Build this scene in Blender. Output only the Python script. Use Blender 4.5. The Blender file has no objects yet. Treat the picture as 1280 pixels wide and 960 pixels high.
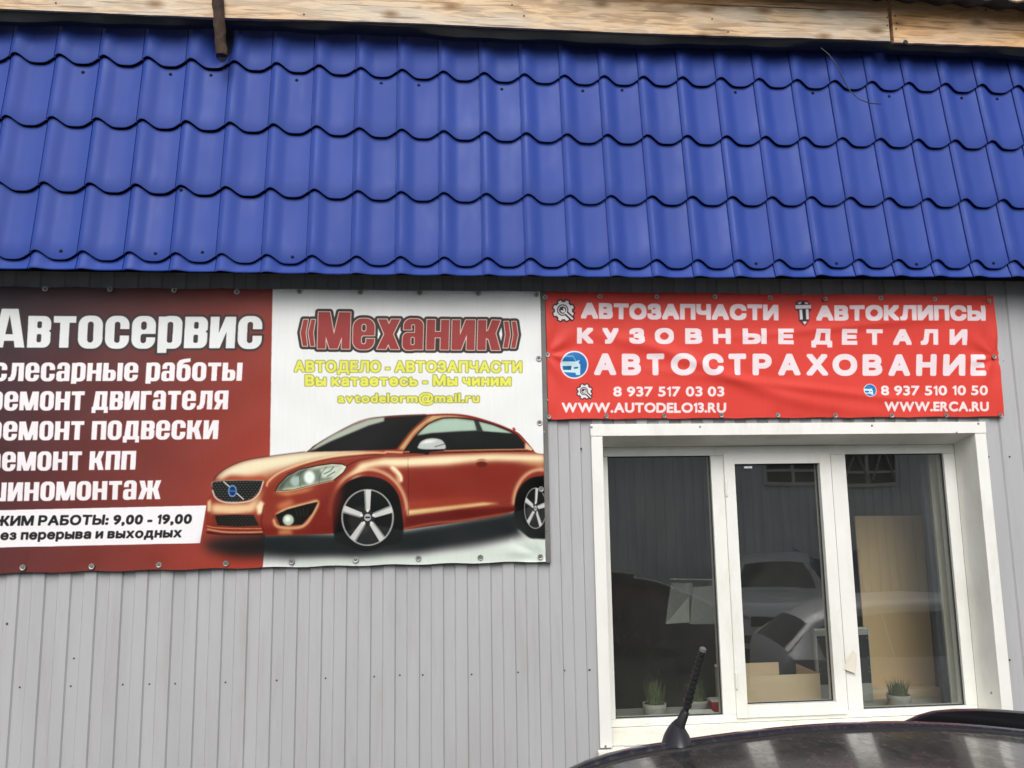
import bpy, bmesh, math, random
import numpy as np
from math import sin, cos, pi, radians
from mathutils import Vector, Matrix
random.seed(7); rng = np.random.default_rng(7)
C = bpy.context.scene
COL = C.collection

# ------------------------------------------------------------------ camera
EYE = 2.40                       # eye height over the yard
DW = 3.595                       # distance from the eye to the wall sheet
FPX, YAW, PITCH, ROLL = 1041.8, 0.09335, 0.14769, -0.01575
_fw = np.array([sin(YAW)*cos(PITCH), cos(YAW)*cos(PITCH), sin(PITCH)])
_r0 = np.array([cos(YAW), -sin(YAW), 0.0]); _u0 = np.cross(_r0, _fw)
_r = _r0*cos(ROLL) + _u0*sin(ROLL); _u = np.cross(_r, _fw)
cam = bpy.data.cameras.new('camera'); co = bpy.data.objects.new('camera', cam); COL.objects.link(co)
cam.sensor_width = 36; cam.lens = 36*FPX/1280; cam.clip_start = 0.05; cam.clip_end = 2000
M = Matrix(((_r[0], _u[0], -_fw[0], 0), (_r[1], _u[1], -_fw[1], -DW), (_r[2], _u[2], -_fw[2], EYE), (0, 0, 0, 1)))
co.matrix_world = M; C.camera = co

def at(px, py, depth=DW):
    """point seen at a pixel of the photo, on the vertical plane `depth` metres in front of the eye (wall sheet: y = 0)"""
    d = _fw*FPX + _r*(px-640) - _u*(py-480)
    d = d*depth/d[1]
    return Vector((d[0], d[1]-DW, d[2]+EYE))

# ------------------------------------------------------------------ sky and light
w = bpy.data.worlds.new('World'); C.world = w; w.use_nodes = True
nt = w.node_tree; bg = nt.nodes['Background']
sky = nt.nodes.new('ShaderNodeTexSky'); sky.sky_type = 'NISHITA'; sky.sun_disc = False
SUN_EL, SUN_AZ = radians(42), radians(187)
sky.sun_elevation = SUN_EL; sky.sun_rotation = SUN_AZ; sky.dust_density = 3; sky.air_density = 1.0
hs = nt.nodes.new('ShaderNodeHueSaturation'); hs.inputs['Saturation'].default_value = 0.16; hs.inputs['Value'].default_value = 1.0
nt.links.new(sky.outputs[0], hs.inputs['Color']); nt.links.new(hs.outputs[0], bg.inputs[0]); bg.inputs[1].default_value = 0.15
sun = bpy.data.lights.new('sun', 'SUN'); sun.energy = 1.1; sun.angle = radians(38); sun.color = (1, .97, .93)
so = bpy.data.objects.new('sun', sun); COL.objects.link(so)
sd = Vector((sin(SUN_AZ)*cos(SUN_EL), cos(SUN_AZ)*cos(SUN_EL), sin(SUN_EL)))
so.rotation_euler = sd.to_track_quat('Z', 'Y').to_euler()
C.view_settings.view_transform = 'Standard'; C.view_settings.look = 'None'
C.view_settings.exposure = 0.46; C.view_settings.gamma = 1
C.cycles.max_bounces = 8; C.cycles.transparent_max_bounces = 12; C.cycles.use_denoising = True
C.cycles.caustics_reflective = False; C.cycles.caustics_refractive = False

# ------------------------------------------------------------------ materials
def lin(c): return tuple(((v/255)/12.92 if v/255 <= .04045 else ((v/255+.055)/1.055)**2.4) for v in c)
def mat(name, col, rough=.5, metal=0, var=.08, scale=6, bump=0, bscale=60, coat=0, stretch=(1, 1, 1), spec=.5, dirt=None):
    m = bpy.data.materials.new(name); m.use_nodes = True; n = m.node_tree.nodes; L = m.node_tree.links
    b = n['Principled BSDF']; b.inputs['Roughness'].default_value = rough; b.inputs['Metallic'].default_value = metal
    b.inputs['Coat Weight'].default_value = coat; b.inputs['Coat Roughness'].default_value = .08
    b.inputs['Specular IOR Level'].default_value = spec
    tc = n.new('ShaderNodeTexCoord'); mp = n.new('ShaderNodeMapping'); mp.inputs['Scale'].default_value = stretch
    ge = n.new('ShaderNodeNewGeometry'); L.new(ge.outputs['Position'], mp.inputs[0])
    nz = n.new('ShaderNodeTexNoise'); nz.inputs['Scale'].default_value = scale; nz.inputs['Detail'].default_value = 6
    L.new(mp.outputs[0], nz.inputs['Vector'])
    rp = n.new('ShaderNodeMapRange'); rp.inputs['From Min'].default_value = .3; rp.inputs['From Max'].default_value = .7
    rp.inputs['To Min'].default_value = 1-var; rp.inputs['To Max'].default_value = 1+var
    L.new(nz.outputs['Fac'], rp.inputs[0])
    mx = n.new('ShaderNodeVectorMath'); mx.operation = 'SCALE'; mx.inputs[0].default_value = col[:3]
    L.new(rp.outputs[0], mx.inputs['Scale']); out = mx.outputs[0]
    if dirt:
        dc, amt, ds, st = dirt
        mp2 = n.new('ShaderNodeMapping'); mp2.inputs['Scale'].default_value = st; L.new(ge.outputs['Position'], mp2.inputs[0])
        n2 = n.new('ShaderNodeTexNoise'); n2.inputs['Scale'].default_value = ds; n2.inputs['Detail'].default_value = 8; n2.inputs['Roughness'].default_value = .65
        L.new(mp2.outputs[0], n2.inputs['Vector'])
        r2 = n.new('ShaderNodeMapRange'); r2.inputs['From Min'].default_value = .5; r2.inputs['From Max'].default_value = .72; r2.inputs['To Max'].default_value = amt
        L.new(n2.outputs['Fac'], r2.inputs[0])
        mm = n.new('ShaderNodeMix'); mm.data_type = 'RGBA'; L.new(r2.outputs[0], mm.inputs['Factor']); L.new(out, mm.inputs['A'])
        mm.inputs['B'].default_value = (*dc, 1); out = mm.outputs['Result']
        r3 = n.new('ShaderNodeMapRange'); r3.inputs['From Min'].default_value = .35; r3.inputs['From Max'].default_value = .7
        r3.inputs['To Min'].default_value = rough; r3.inputs['To Max'].default_value = min(1, rough+.25)
        L.new(n2.outputs['Fac'], r3.inputs[0]); L.new(r3.outputs[0], b.inputs['Roughness'])
    L.new(out, b.inputs['Base Color'])
    if bump:
        nb = n.new('ShaderNodeTexNoise'); nb.inputs['Scale'].default_value = bscale; nb.inputs['Detail'].default_value = 3
        L.new(mp.outputs[0], nb.inputs['Vector']); bp = n.new('ShaderNodeBump'); bp.inputs['Strength'].default_value = 1; bp.inputs['Distance'].default_value = bump
        L.new(nb.outputs['Fac'], bp.inputs['Height']); L.new(bp.outputs[0], b.inputs['Normal'])
    return m

def glass_mat(name, tint=(.93, .95, .93), k=5.0, wav=.0004, dust=.014):
    m = bpy.data.materials.new(name); m.use_nodes = True; n = m.node_tree.nodes; L = m.node_tree.links
    n.remove(n['Principled BSDF']); o = n['Material Output']
    tr = n.new('ShaderNodeBsdfTransparent'); tr.inputs[0].default_value = (*tint, 1)
    gl = n.new('ShaderNodeBsdfAnisotropic'); gl.inputs['Roughness'].default_value = .012
    fr = n.new('ShaderNodeFresnel'); fr.inputs[0].default_value = 1.5
    g = n.new('ShaderNodeNewGeometry'); inv = n.new('ShaderNodeMath'); inv.operation = 'SUBTRACT'; inv.inputs[0].default_value = 1
    L.new(g.outputs['Backfacing'], inv.inputs[1])
    a = n.new('ShaderNodeMath'); a.operation = 'MULTIPLY'; a.inputs[1].default_value = k; L.new(fr.outputs[0], a.inputs[0])
    b = n.new('ShaderNodeMath'); b.operation = 'MULTIPLY'; b.use_clamp = True; L.new(a.outputs[0], b.inputs[0]); L.new(inv.outputs[0], b.inputs[1])
    nz = n.new('ShaderNodeTexNoise'); nz.inputs['Scale'].default_value = 3.0; nz.inputs['Detail'].default_value = 1; L.new(g.outputs['Position'], nz.inputs['Vector'])
    bp = n.new('ShaderNodeBump'); bp.inputs['Strength'].default_value = 1; bp.inputs['Distance'].default_value = wav
    L.new(nz.outputs['Fac'], bp.inputs['Height']); L.new(bp.outputs[0], gl.inputs['Normal'])
    mx = n.new('ShaderNodeMixShader'); L.new(b.outputs[0], mx.inputs[0]); L.new(tr.outputs[0], mx.inputs[1]); L.new(gl.outputs[0], mx.inputs[2])
    df = n.new('ShaderNodeBsdfDiffuse'); df.inputs[0].default_value = (.62, .60, .55, 1); md = n.new('ShaderNodeMixShader')
    dn = n.new('ShaderNodeTexNoise'); dn.inputs['Scale'].default_value = 4; dn.inputs['Detail'].default_value = 7; dn.inputs['Roughness'].default_value = .7; L.new(g.outputs['Position'], dn.inputs['Vector'])
    dr = n.new('ShaderNodeMapRange'); dr.inputs['From Min'].default_value = .3; dr.inputs['From Max'].default_value = .8; dr.inputs['To Min'].default_value = dust*.6; dr.inputs['To Max'].default_value = dust*1.7; L.new(dn.outputs['Fac'], dr.inputs[0])
    L.new(dr.outputs[0], md.inputs[0]); L.new(mx.outputs[0], md.inputs[1]); L.new(df.outputs[0], md.inputs[2]); L.new(md.outputs[0], o.inputs[0]); return m

M_wall = mat('grey_painted_sheet', (.405, .404, .414), .45, var=.05, scale=2.5, stretch=(3, 1, .5), bump=.0022, bscale=1.3, dirt=((.28, .265, .24), .36, 3.2, (5, 1, .6)))
M_tile = mat('blue_enamel_sheet', (.022, .052, .262), .43, var=.06, scale=3.0, bump=.0009, bscale=5, spec=.24, dirt=((.045, .07, .27), .5, 2.6, (1.5, 1, .7)))
M_white = mat('white_pvc', (.78, .78, .73), .38, var=.03, scale=5, dirt=((.50, .45, .34), .35, 7, (1, 1, .4)))
M_sill = mat('white_sheet_flashing', (.80, .78, .68), .4, var=.04, scale=4, dirt=((.55, .46, .30), .5, 5, (1, 3, 6)))
M_gasket = mat('black_rubber', (.02, .02, .02), .6)
M_zinc = mat('zinc_steel', (.33, .33, .31), .45, metal=.7, var=.2, scale=30)
M_rim = mat('dull_steel', (.16, .155, .15), .5, metal=.3)
M_dark = mat('dark_screw', (.05, .05, .05), .5)
M_rust = mat('rusty_steel', (.038, .020, .014), .8, var=.45, scale=25, bump=.003, bscale=70, dirt=((.20, .13, .07), .6, 22, (1, 1, .5)))
M_memb = mat('black_membrane', (.012, .013, .014), .7, var=.3, scale=15, bump=.002, bscale=30)
M_glass = glass_mat('window_glass')
M_asphalt = mat('asphalt', (.11, .105, .095), .85, var=.25, scale=2, bump=.006, bscale=90, dirt=((.10, .095, .085), .6, .6, (1, 1, 1)))
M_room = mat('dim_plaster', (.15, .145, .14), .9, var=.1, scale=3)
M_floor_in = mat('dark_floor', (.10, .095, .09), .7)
M_beige = mat('beige_plaster', (.58, .56, .47), .9, var=.05)
M_card = mat('cardboard', (.74, .56, .37), .85, var=.06, scale=4, stretch=(1, 1, 6), bump=.0006, bscale=60)
M_fibre = mat('fibreboard', (.68, .48, .27), .8, var=.07, scale=3, dirt=((.55, .38, .21), .4, 3, (1, 1, 1)))
M_pot = mat('light_grey_pot', (.48, .46, .42), .6)
M_soil = mat('dark_soil', (.03, .022, .016), .95)
M_leaf = mat('grass_leaf', (.12, .155, .07), .55, var=.35, scale=40)
M_paper = mat('white_paper', (.75, .75, .72), .8, var=.03)
M_redbox = mat('red_card', (.42, .04, .05), .5)
M_blackpl = mat('black_plastic', (.009, .009, .010), .5, var=.1, bump=.0008, bscale=200)
M_blackgl = mat('black_gloss_plastic', (.006, .006, .007), .16)
M_paint_k = mat('black_car_paint', (.014, .0145, .0145), .11, coat=.6, var=.2, dirt=((.085, .09, .082), .22, 45, (1.2, .6, 1)))
M_paint_w = mat('white_car_paint', (.72, .73, .74), .25, coat=1, var=.03)
M_paint_s = mat('silver_car_paint', (.34, .35, .36), .42, metal=.15, coat=.4, var=.03)
M_carglass = mat('dark_car_glass', (.05, .055, .06), .12, var=.1)
M_tyre = mat('tyre_rubber', (.02, .02, .02), .85)
M_alloy = mat('alloy_wheel', (.5, .5, .5), .3, metal=.8)
M_lamp = mat('lamp_lens', (.6, .62, .64), .1)
M_grey_pl = mat('grey_plastic', (.12, .12, .12), .5)
M_slate = mat('dark_slate_sheet', (.05, .048, .047), .8, var=.3, scale=8, bump=.003, bscale=40)
M_blue = mat('blue_tarpaulin', (.05, .13, .30), .5, var=.2, scale=4, bump=.01, bscale=9)

def wood_mat(name, base, dark, seed, weather=.6):
    m = bpy.data.materials.new(name); m.use_nodes = True; n = m.node_tree.nodes; L = m.node_tree.links; b = n['Principled BSDF']
    b.inputs['Roughness'].default_value = .82
    g = n.new('ShaderNodeNewGeometry'); mp = n.new('ShaderNodeMapping'); mp.inputs['Scale'].default_value = (2.2, 6, 15); mp.inputs['Location'].default_value = (seed, seed*2, seed)
    L.new(g.outputs['Position'], mp.inputs[0])
    wv = n.new('ShaderNodeTexNoise'); wv.inputs['Scale'].default_value = 3; wv.inputs['Detail'].default_value = 8; wv.inputs['Distortion'].default_value = .8; L.new(mp.outputs[0], wv.inputs['Vector'])
    r = n.new('ShaderNodeValToRGB'); r.color_ramp.elements[0].position = .42; r.color_ramp.elements[1].position = .57
    r.color_ramp.elements[0].color = (*dark, 1); r.color_ramp.elements[1].color = (*base, 1); L.new(wv.outputs['Fac'], r.inputs[0])
    # grey weathering in large patches
    mp2 = n.new('ShaderNodeMapping'); mp2.inputs['Scale'].default_value = (1.5, 1, 5); L.new(g.outputs['Position'], mp2.inputs[0])
    nz = n.new('ShaderNodeTexNoise'); nz.inputs['Scale'].default_value = 1.6; nz.inputs['Detail'].default_value = 5; L.new(mp2.outputs[0], nz.inputs['Vector'])
    r2 = n.new('ShaderNodeMapRange'); r2.inputs['From Min'].default_value = .42; r2.inputs['From Max'].default_value = .66; r2.inputs['To Max'].default_value = weather; L.new(nz.outputs['Fac'], r2.inputs[0])
    mx = n.new('ShaderNodeMix'); mx.data_type = 'RGBA'; L.new(r2.outputs[0], mx.inputs['Factor']); L.new(r.outputs[0], mx.inputs['A']); mx.inputs['B'].default_value = (.56, .52, .44, 1)
    # knots and dark streaks
    mp3 = n.new('ShaderNodeMapping'); mp3.inputs['Scale'].default_value = (3.1, 1, 6.5); mp3.inputs['Location'].default_value = (seed*3, 0, seed); L.new(g.outputs['Position'], mp3.inputs[0])
    sx = n.new('ShaderNodeSeparateXYZ'); L.new(mp3.outputs[0], sx.inputs[0]); cx = n.new('ShaderNodeCombineXYZ'); L.new(sx.outputs[0], cx.inputs[0]); L.new(sx.outputs[2], cx.inputs[1])
    vo = n.new('ShaderNodeTexVoronoi'); vo.voronoi_dimensions = '2D'; vo.inputs['Scale'].default_value = 1.0; L.new(cx.outputs[0], vo.inputs['Vector'])
    r3 = n.new('ShaderNodeMapRange'); r3.inputs['From Min'].default_value = .03; r3.inputs['From Max'].default_value = .17; r3.inputs['To Min'].default_value = .9; r3.inputs['To Max'].default_value = 0; L.new(vo.outputs['Distance'], r3.inputs[0])
    mk = n.new('ShaderNodeMix'); mk.data_type = 'RGBA'; L.new(r3.outputs[0], mk.inputs['Factor']); L.new(mx.outputs['Result'], mk.inputs['A']); mk.inputs['B'].default_value = (.22, .12, .05, 1)
    mp4 = n.new('ShaderNodeMapping'); mp4.inputs['Scale'].default_value = (2.2, 1, 60); L.new(g.outputs['Position'], mp4.inputs[0])
    n4 = n.new('ShaderNodeTexNoise'); n4.inputs['Scale'].default_value = 1.5; n4.inputs['Detail'].default_value = 4; L.new(mp4.outputs[0], n4.inputs['Vector'])
    r4 = n.new('ShaderNodeMapRange'); r4.inputs['From Min'].default_value = .57; r4.inputs['From Max'].default_value = .68; r4.inputs['To Max'].default_value = .7; L.new(n4.outputs['Fac'], r4.inputs[0])
    mq = n.new('ShaderNodeMix'); mq.data_type = 'RGBA'; L.new(r4.outputs[0], mq.inputs['Factor']); L.new(mk.outputs['Result'], mq.inputs['A']); mq.inputs['B'].default_value = (.13, .09, .06, 1)
    L.new(mq.outputs['Result'], b.inputs['Base Color'])
    bp = n.new('ShaderNodeBump'); bp.inputs['Distance'].default_value = .004; L.new(wv.outputs['Fac'], bp.inputs['Height']); L.new(bp.outputs[0], b.inputs['Normal'])
    return m
M_wood = wood_mat('weathered_plank', (.64, .45, .27), (.40, .27, .16), 1.3)
M_wood2 = wood_mat('fresh_plank', (.74, .45, .22), (.54, .29, .12), 4.1, .35)

# ------------------------------------------------------------------ mesh helpers
class MB:
    def __init__(s): s.v = []; s.f = []
    def add(s, v, f):
        o = len(s.v); s.v += [tuple(p) for p in v]; s.f += [tuple(i+o for i in q) for q in f]; return s
    def box(s, a, b):
        x0, y0, z0 = a; x1, y1, z1 = b
        return s.add([(x0, y0, z0), (x1, y0, z0), (x1, y1, z0), (x0, y1, z0), (x0, y0, z1), (x1, y0, z1), (x1, y1, z1), (x0, y1, z1)],
                     [(0, 3, 2, 1), (4, 5, 6, 7), (0, 1, 5, 4), (1, 2, 6, 5), (2, 3, 7, 6), (3, 0, 4, 7)])
    def hexa(s, p):   # 8 corners, same order as box
        return s.add(p, [(0, 3, 2, 1), (4, 5, 6, 7), (0, 1, 5, 4), (1, 2, 6, 5), (2, 3, 7, 6), (3, 0, 4, 7)])
    def tube(s, pts, r, n=10, cap=True):
        pts = [Vector(p) for p in pts]; rs = r if isinstance(r, (list, tuple)) else [r]*len(pts)
        V = []; F = []; up = Vector((0.13, .31, .94))
        for i, p in enumerate(pts):
            t = (pts[min(i+1, len(pts)-1)]-pts[max(i-1, 0)]).normalized()
            a = t.cross(up); a = (t.cross(Vector((1, 0, 0))) if a.length < .1 else a).normalized(); b = t.cross(a)
            for k in range(n): V.append(p+a*(cos(2*pi*k/n)*rs[i])+b*(sin(2*pi*k/n)*rs[i]))
        for i in range(len(pts)-1):
            for k in range(n): F.append((i*n+k, i*n+(k+1) % n, (i+1)*n+(k+1) % n, (i+1)*n+k))
        if cap: F.append(tuple(range(n))[::-1]); F.append(tuple((len(pts)-1)*n+k for k in range(n)))
        return s.add(V, F)
    def lathe(s, prof, n=24, c=(0, 0, 0), axis='Z'):
        V = []; F = []
        for r, h in prof:
            for k in range(n):
                a = 2*pi*k/n; p = (r*cos(a), r*sin(a), h)
                if axis == 'Y': p = (p[0], h, p[1])
                V.append((p[0]+c[0], p[1]+c[1], p[2]+c[2]))
        for i in range(len(prof)-1):
            for k in range(n): F.append((i*n+k, i*n+(k+1) % n, (i+1)*n+(k+1) % n, (i+1)*n+k))
        return s.add(V, F)
    def build(s, name, m, parent=None, smooth=False, bevel=0, loc=None, kind=None):
        me = bpy.data.meshes.new(name); me.from_pydata(s.v, [], s.f); me.materials.append(m)
        bm = bmesh.new(); bm.from_mesh(me); bmesh.ops.recalc_face_normals(bm, faces=bm.faces)
        if bevel: bmesh.ops.bevel(bm, geom=list(bm.edges), offset=bevel, segments=2, affect='EDGES', profile=.5)
        bm.to_mesh(me); bm.free()
        if smooth:
            for p in me.polygons: p.use_smooth = True
            me.set_sharp_from_angle(angle=radians(40))
        o = bpy.data.objects.new(name, me); COL.objects.link(o)
        if parent: o.parent = parent
        if loc is not None: o.location = loc
        if kind: o['kind'] = kind
        return o
def empty(name, loc, label, cat, group=None, rz=0):
    o = bpy.data.objects.new(name, None); COL.objects.link(o); o.location = loc; o.rotation_euler.z = rz; o.empty_display_size = .1
    return tag(o, label, cat, group)
def tag(o, label=None, cat=None, group=None):
    if label: o['label'] = label
    if cat: o['category'] = cat
    if group: o['group'] = group
    return o
def inst(o, loc, rot=None, parent=None, scale=None):
    c = o.copy(); COL.objects.link(c); c.location = loc
    if rot: c.rotation_euler = rot
    if scale: c.scale = scale
    c.parent = parent if parent else o.parent
    return c

# ------------------------------------------------------------------ ground
g = MB(); g.add([(-300, -300, 0), (300, -300, 0), (300, 300, 0), (-300, 300, 0)], [(0, 1, 2, 3)]).build('ground', M_asphalt, kind='structure')

# ------------------------------------------------------------------ sheet clad wall
PX0 = -1.614; PER = .10
TOPZ = EYE+1.35
def siding(x0, x1, z0, z1, nz=1):
    """trapezoid sheet: ridges at y=0, grooves 9 mm back, between x0 and x1"""
    xs = []; k = math.floor((x0-PX0)/PER)-1
    while PX0+k*PER < x1+PER:
        b = PX0+k*PER
        for dx, y in ((0, 0.0), (.046, 0.0), (.0515, .0078), (.0945, .0078)): xs.append((b+dx, y))
        k += 1
    def yat(x):
        for (a, ya), (b, yb) in zip(xs, xs[1:]):
            if a <= x <= b: return ya+(yb-ya)*(x-a)/(b-a)
    pr = [(x0, yat(x0))]+[p for p in xs if x0+1e-5 < p[0] < x1-1e-5]+[(x1, yat(x1))]
    V = []; F = []; n = len(pr); zs = [z0+(z1-z0)*i/nz for i in range(nz+1)]
    for z in zs:
        for x, y in pr: V.append((x, y, z))
    for i in range(nz):
        for j in range(n-1): F.append((i*n+j, i*n+j+1, (i+1)*n+j+1, (i+1)*n+j))
    m = MB(); m.add(V, F); return m
WX0, WX1 = .700, 2.485            # opening behind the casing
WZ0, WZ1 = EYE-.985, EYE+.335
wall = empty('clad_wall', (0, 0, 0), 'grey ribbed metal sheet wall below the blue tiled roof, round the white window', 'wall')
cuts = [-4.16, -3.114, -2.118, -1.118, -.118, WX0]
for a, b in zip(cuts, cuts[1:]): siding(a, b, .25, TOPZ).build('siding_panel', M_wall, wall)
siding(WX0, WX1, .25, WZ0).build('siding_panel', M_wall, wall)
siding(WX0, 1.586, WZ1, TOPZ).build('siding_panel', M_wall, wall); siding(1.586, WX1, WZ1, TOPZ).build('siding_panel', M_wall, wall)
siding(WX1, 3.186, .25, TOPZ).build('siding_panel', M_wall, wall); siding(3.186, 4.286, .25, TOPZ).build('siding_panel', M_wall, wall)
MB().box((-4.2, -.02, 0), (4.3, .2, .27)).build('plinth', mat('concrete', (.25, .245, .23), .9, var=.2, scale=8, bump=.004), wall)
sc = MB().lathe([(0, -.0035), (.0026, -.0035), (.0029, -.0015), (.0047, -.001), (.005, 0)], 10, axis='Y').build('screw', M_dark, wall, smooth=True)
scr = [(75, 511), (280, 506), (488, 500), (595, 498), (698, 496), (900, 491), (1105, 483)]
scr = [(x/3.2, 700+y/3.2) for x, y in scr]+[(380+x/3.368, 680+y/3.368) for x, y in [(90, 567), (295, 560), (403, 554), (500, 553), (706, 551), (902, 542), (1098, 534), (1205, 531)]]
scr += [(726.5, 561), (737, 838), (1255, 451), (1235.5, 571), (1262, 571), (1262, 825), (28/3.2, 700+255/3.2), (292/3.2, 700+395/3.2)]
for i, (px, py) in enumerate(scr):
    p = at(px, py); fr_ = ((p.x-PX0)/PER) % 1; p.y = 0.009 if fr_ > .5 else 0
    if i == 0: sc.location = p
    else: inst(sc, p)

# ------------------------------------------------------------------ window
win = empty('window', (1.59, 0, WZ0), 'white three-light window deep in the grey sheet wall, sash in the middle', 'window')
win_m = Matrix.Translation(-win.location)
def wp(mb, name, m=M_white, **k):
    o = mb.build(name, m, win, **k); o.data.transform(win_m); return o
zt = EYE+.357; zi = EYE+.305
a_ = at(738, 530); ZB = at(752, 938).z
cx0, cx1, ci0, ci1 = .679, 2.506, .729, 2.453
wp(MB().box((cx0-.002, -.012, zi), (cx1+.002, -.004, zt)), 'top_casing', bevel=.0015)
wp(MB().box((cx0, -.010, ZB+.012), (ci0, -.003, zi-.0015)), 'side_casing', bevel=.0015)
wp(MB().box((ci1, -.010, ZB+.012), (cx1, -.003, zi-.0015)), 'side_casing', bevel=.0015)
FD = .155; fz1 = EYE+.268
# reveals (soffit slopes down to the frame, sill slopes up)
wp(MB().hexa([(ci0, -.004, zi), (ci1, -.004, zi), (ci1, FD, fz1), (ci0, FD, fz1), (ci0, -.004, zi+.004), (ci1, -.004, zi+.004), (ci1, FD, fz1+.004), (ci0, FD, fz1+.004)]), 'soffit_reveal')
wp(MB().box((ci0-.004, -.003, ZB), (ci0, FD, zi-.002)), 'side_reveal'); wp(MB().box((ci1, -.003, ZB), (ci1+.004, FD, zi-.002)), 'side_reveal')
zs0, zs1 = ZB+.002, EYE-.955
V = [(ci0-.035, -.030, zs0-.022), (cx1+.02, -.030, zs0-.022), (cx1+.02, -.030, zs0), (ci0-.035, -.030, zs0)]
s_ = MB(); s_.hexa([(cx0-.012, -.032, zs0-.003), (cx1+.012, -.032, zs0-.003), (cx1+.012, -.0105, zs0), (cx0-.012, -.0105, zs0), (cx0-.012, -.032, zs0), (cx1+.012, -.032, zs0), (cx1+.012, -.0105, zs0+.003), (cx0-.012, -.0105, zs0+.003)])
s_.box((cx0-.012, -.034, zs0-.024), (cx1+.012, -.0322, zs0))
s_.hexa([(ci0+.001, -.0105, zs0), (ci1-.001, -.0105, zs0), (ci1-.001, FD, zs1), (ci0+.001, FD, zs1), (ci0+.001, -.0105, zs0+.003), (ci1-.001, -.0105, zs0+.003), (ci1-.001, FD, zs1+.003), (ci0+.001, FD, zs1+.003)])
wp(s_, 'sill', M_sill)
# frame members
fx0, fx1 = ci0+.001, ci1-.001; fzt = fz1-.001; fzb = zs1+.004
gl_t = EYE+.225; gl_b = EYE-.918
p1 = (.782, 1.264); m1 = (1.264, 1.33); sash = (1.322, 1.832); m2 = (1.84, 1.911); p3 = (1.911, 2.396)
Y0, Y1 = FD, FD+.06
wp(MB().box((fx0, Y0, gl_t), (fx1, Y1, fzt)), 'head_rail', bevel=.002)
wp(MB().box((fx0, Y0, fzb), (fx1, Y1, gl_b)), 'bottom_rail', bevel=.002)
wp(MB().box((fx0, Y0-.001, gl_b+.0005), (p1[0], Y1, gl_t-.0005)), 'jamb', bevel=.002); wp(MB().box((p3[1], Y0-.001, gl_b+.0005), (fx1, Y1, gl_t-.0005)), 'jamb', bevel=.002)
wp(MB().box((m1[0], Y0-.001, gl_b+.0005), (m1[1], Y1, gl_t-.0005)), 'mullion', bevel=.002); wp(MB().box((m2[0], Y0-.001, gl_b+.0005), (m2[1], Y1, gl_t-.0005)), 'mullion', bevel=.002)
sz0, sz1 = gl_b-.012, gl_t+.010
so_ = bpy.data.objects.new('sash', None)
sf = MB()
gx0, gx1, gz0, gz1 = 1.372, 1.778, EYE-.878, EYE+.184
sf.box((sash[0], Y0-.014, sz0), (gx0, Y1-.01, sz1)); sf.box((gx1, Y0-.014, sz0), (sash[1], Y1-.01, sz1))
sf.box((gx0, Y0-.0135, gz1), (gx1, Y1-.01, sz1)); sf.box((gx0, Y0-.0135, sz0), (gx1, Y1-.01, gz0))
SF = wp(sf, 'sash', bevel=.0015)
def gasket(x0, x1, z0, z1, y):
    m = MB(); t = .005
    m.box((x0-.0005, y, z0), (x0+t, y+.004, z1)); m.box((x1-t, y, z0), (x1+.0005, y+.004, z1))
    m.box((x0+t, y, z0-.0005), (x1-t, y+.004, z0+t)); m.box((x0+t, y, z1-t), (x1-t, y+.004, z1+.0005)); return m
for (x0, x1, z0, z1) in ((p1[0], p1[1], gl_b, gl_t), (gx0, gx1, gz0, gz1), (p3[0], p3[1], gl_b, gl_t)):
    P_ = wp(MB().box((x0-.004, Y0+.018, z0-.004), (x1+.004, Y0+.026, z1+.004)), 'pane', M_glass)
    wp(gasket(x0, x1, z0, z1, Y0+.013), 'gasket', M_gasket)
scw = MB().lathe([(0, -.0035), (.003, -.0035), (.0052, -.0008), (.0055, 0)], 10, axis='Y').build('screw', M_zinc, win, smooth=True); first = True
for px, py, y in [(739.5, 534, -.012), (875, 533.5, -.012), (1090, 532, -.012), (1223, 529.5, -.012), (757, 933, -.010), (1196, 541, -.012), (1239, 866, -.010)]:
    p = at(px, py, DW+y); q = (p.x-win.location.x, y, p.z-win.location.z)
    if first: scw.location = q; first = False
    else: inst(scw, q)
pc = at(935, 584, DW+.165); wp(MB().box((pc.x-.020, .158, pc.z-.006), (pc.x+.018, .170, pc.z+.004)), 'plastic_catch', M_paper, bevel=.002)
M_tape = mat('old_tape', (.72, .66, .56), .6)
ta, tb, tc, td = [at(a, b, DW+FD-.0165) for a, b in ((1066, 812), (1071, 818), (1070, 842), (1053, 836))]
wp(MB().add([ta, tb, tc, td], [(0, 1, 2, 3)]), 'torn_tape', M_tape)
for z_ in (sz0+.16, sz1-.16):
    wp(MB().tube([(sash[0]+.004, Y0-.017, z_-.035), (sash[0]+.004, Y0-.017, z_+.035)], .006, 12), 'hinge', M_white, smooth=True)
for x_ in (.92, 1.12, 2.05, 2.25):
    wp(MB().box((x_-.015, Y0-.004, gl_b-.022), (x_+.015, Y0+.001, gl_b-.014)), 'drain_cap', M_white, bevel=.001)

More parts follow.
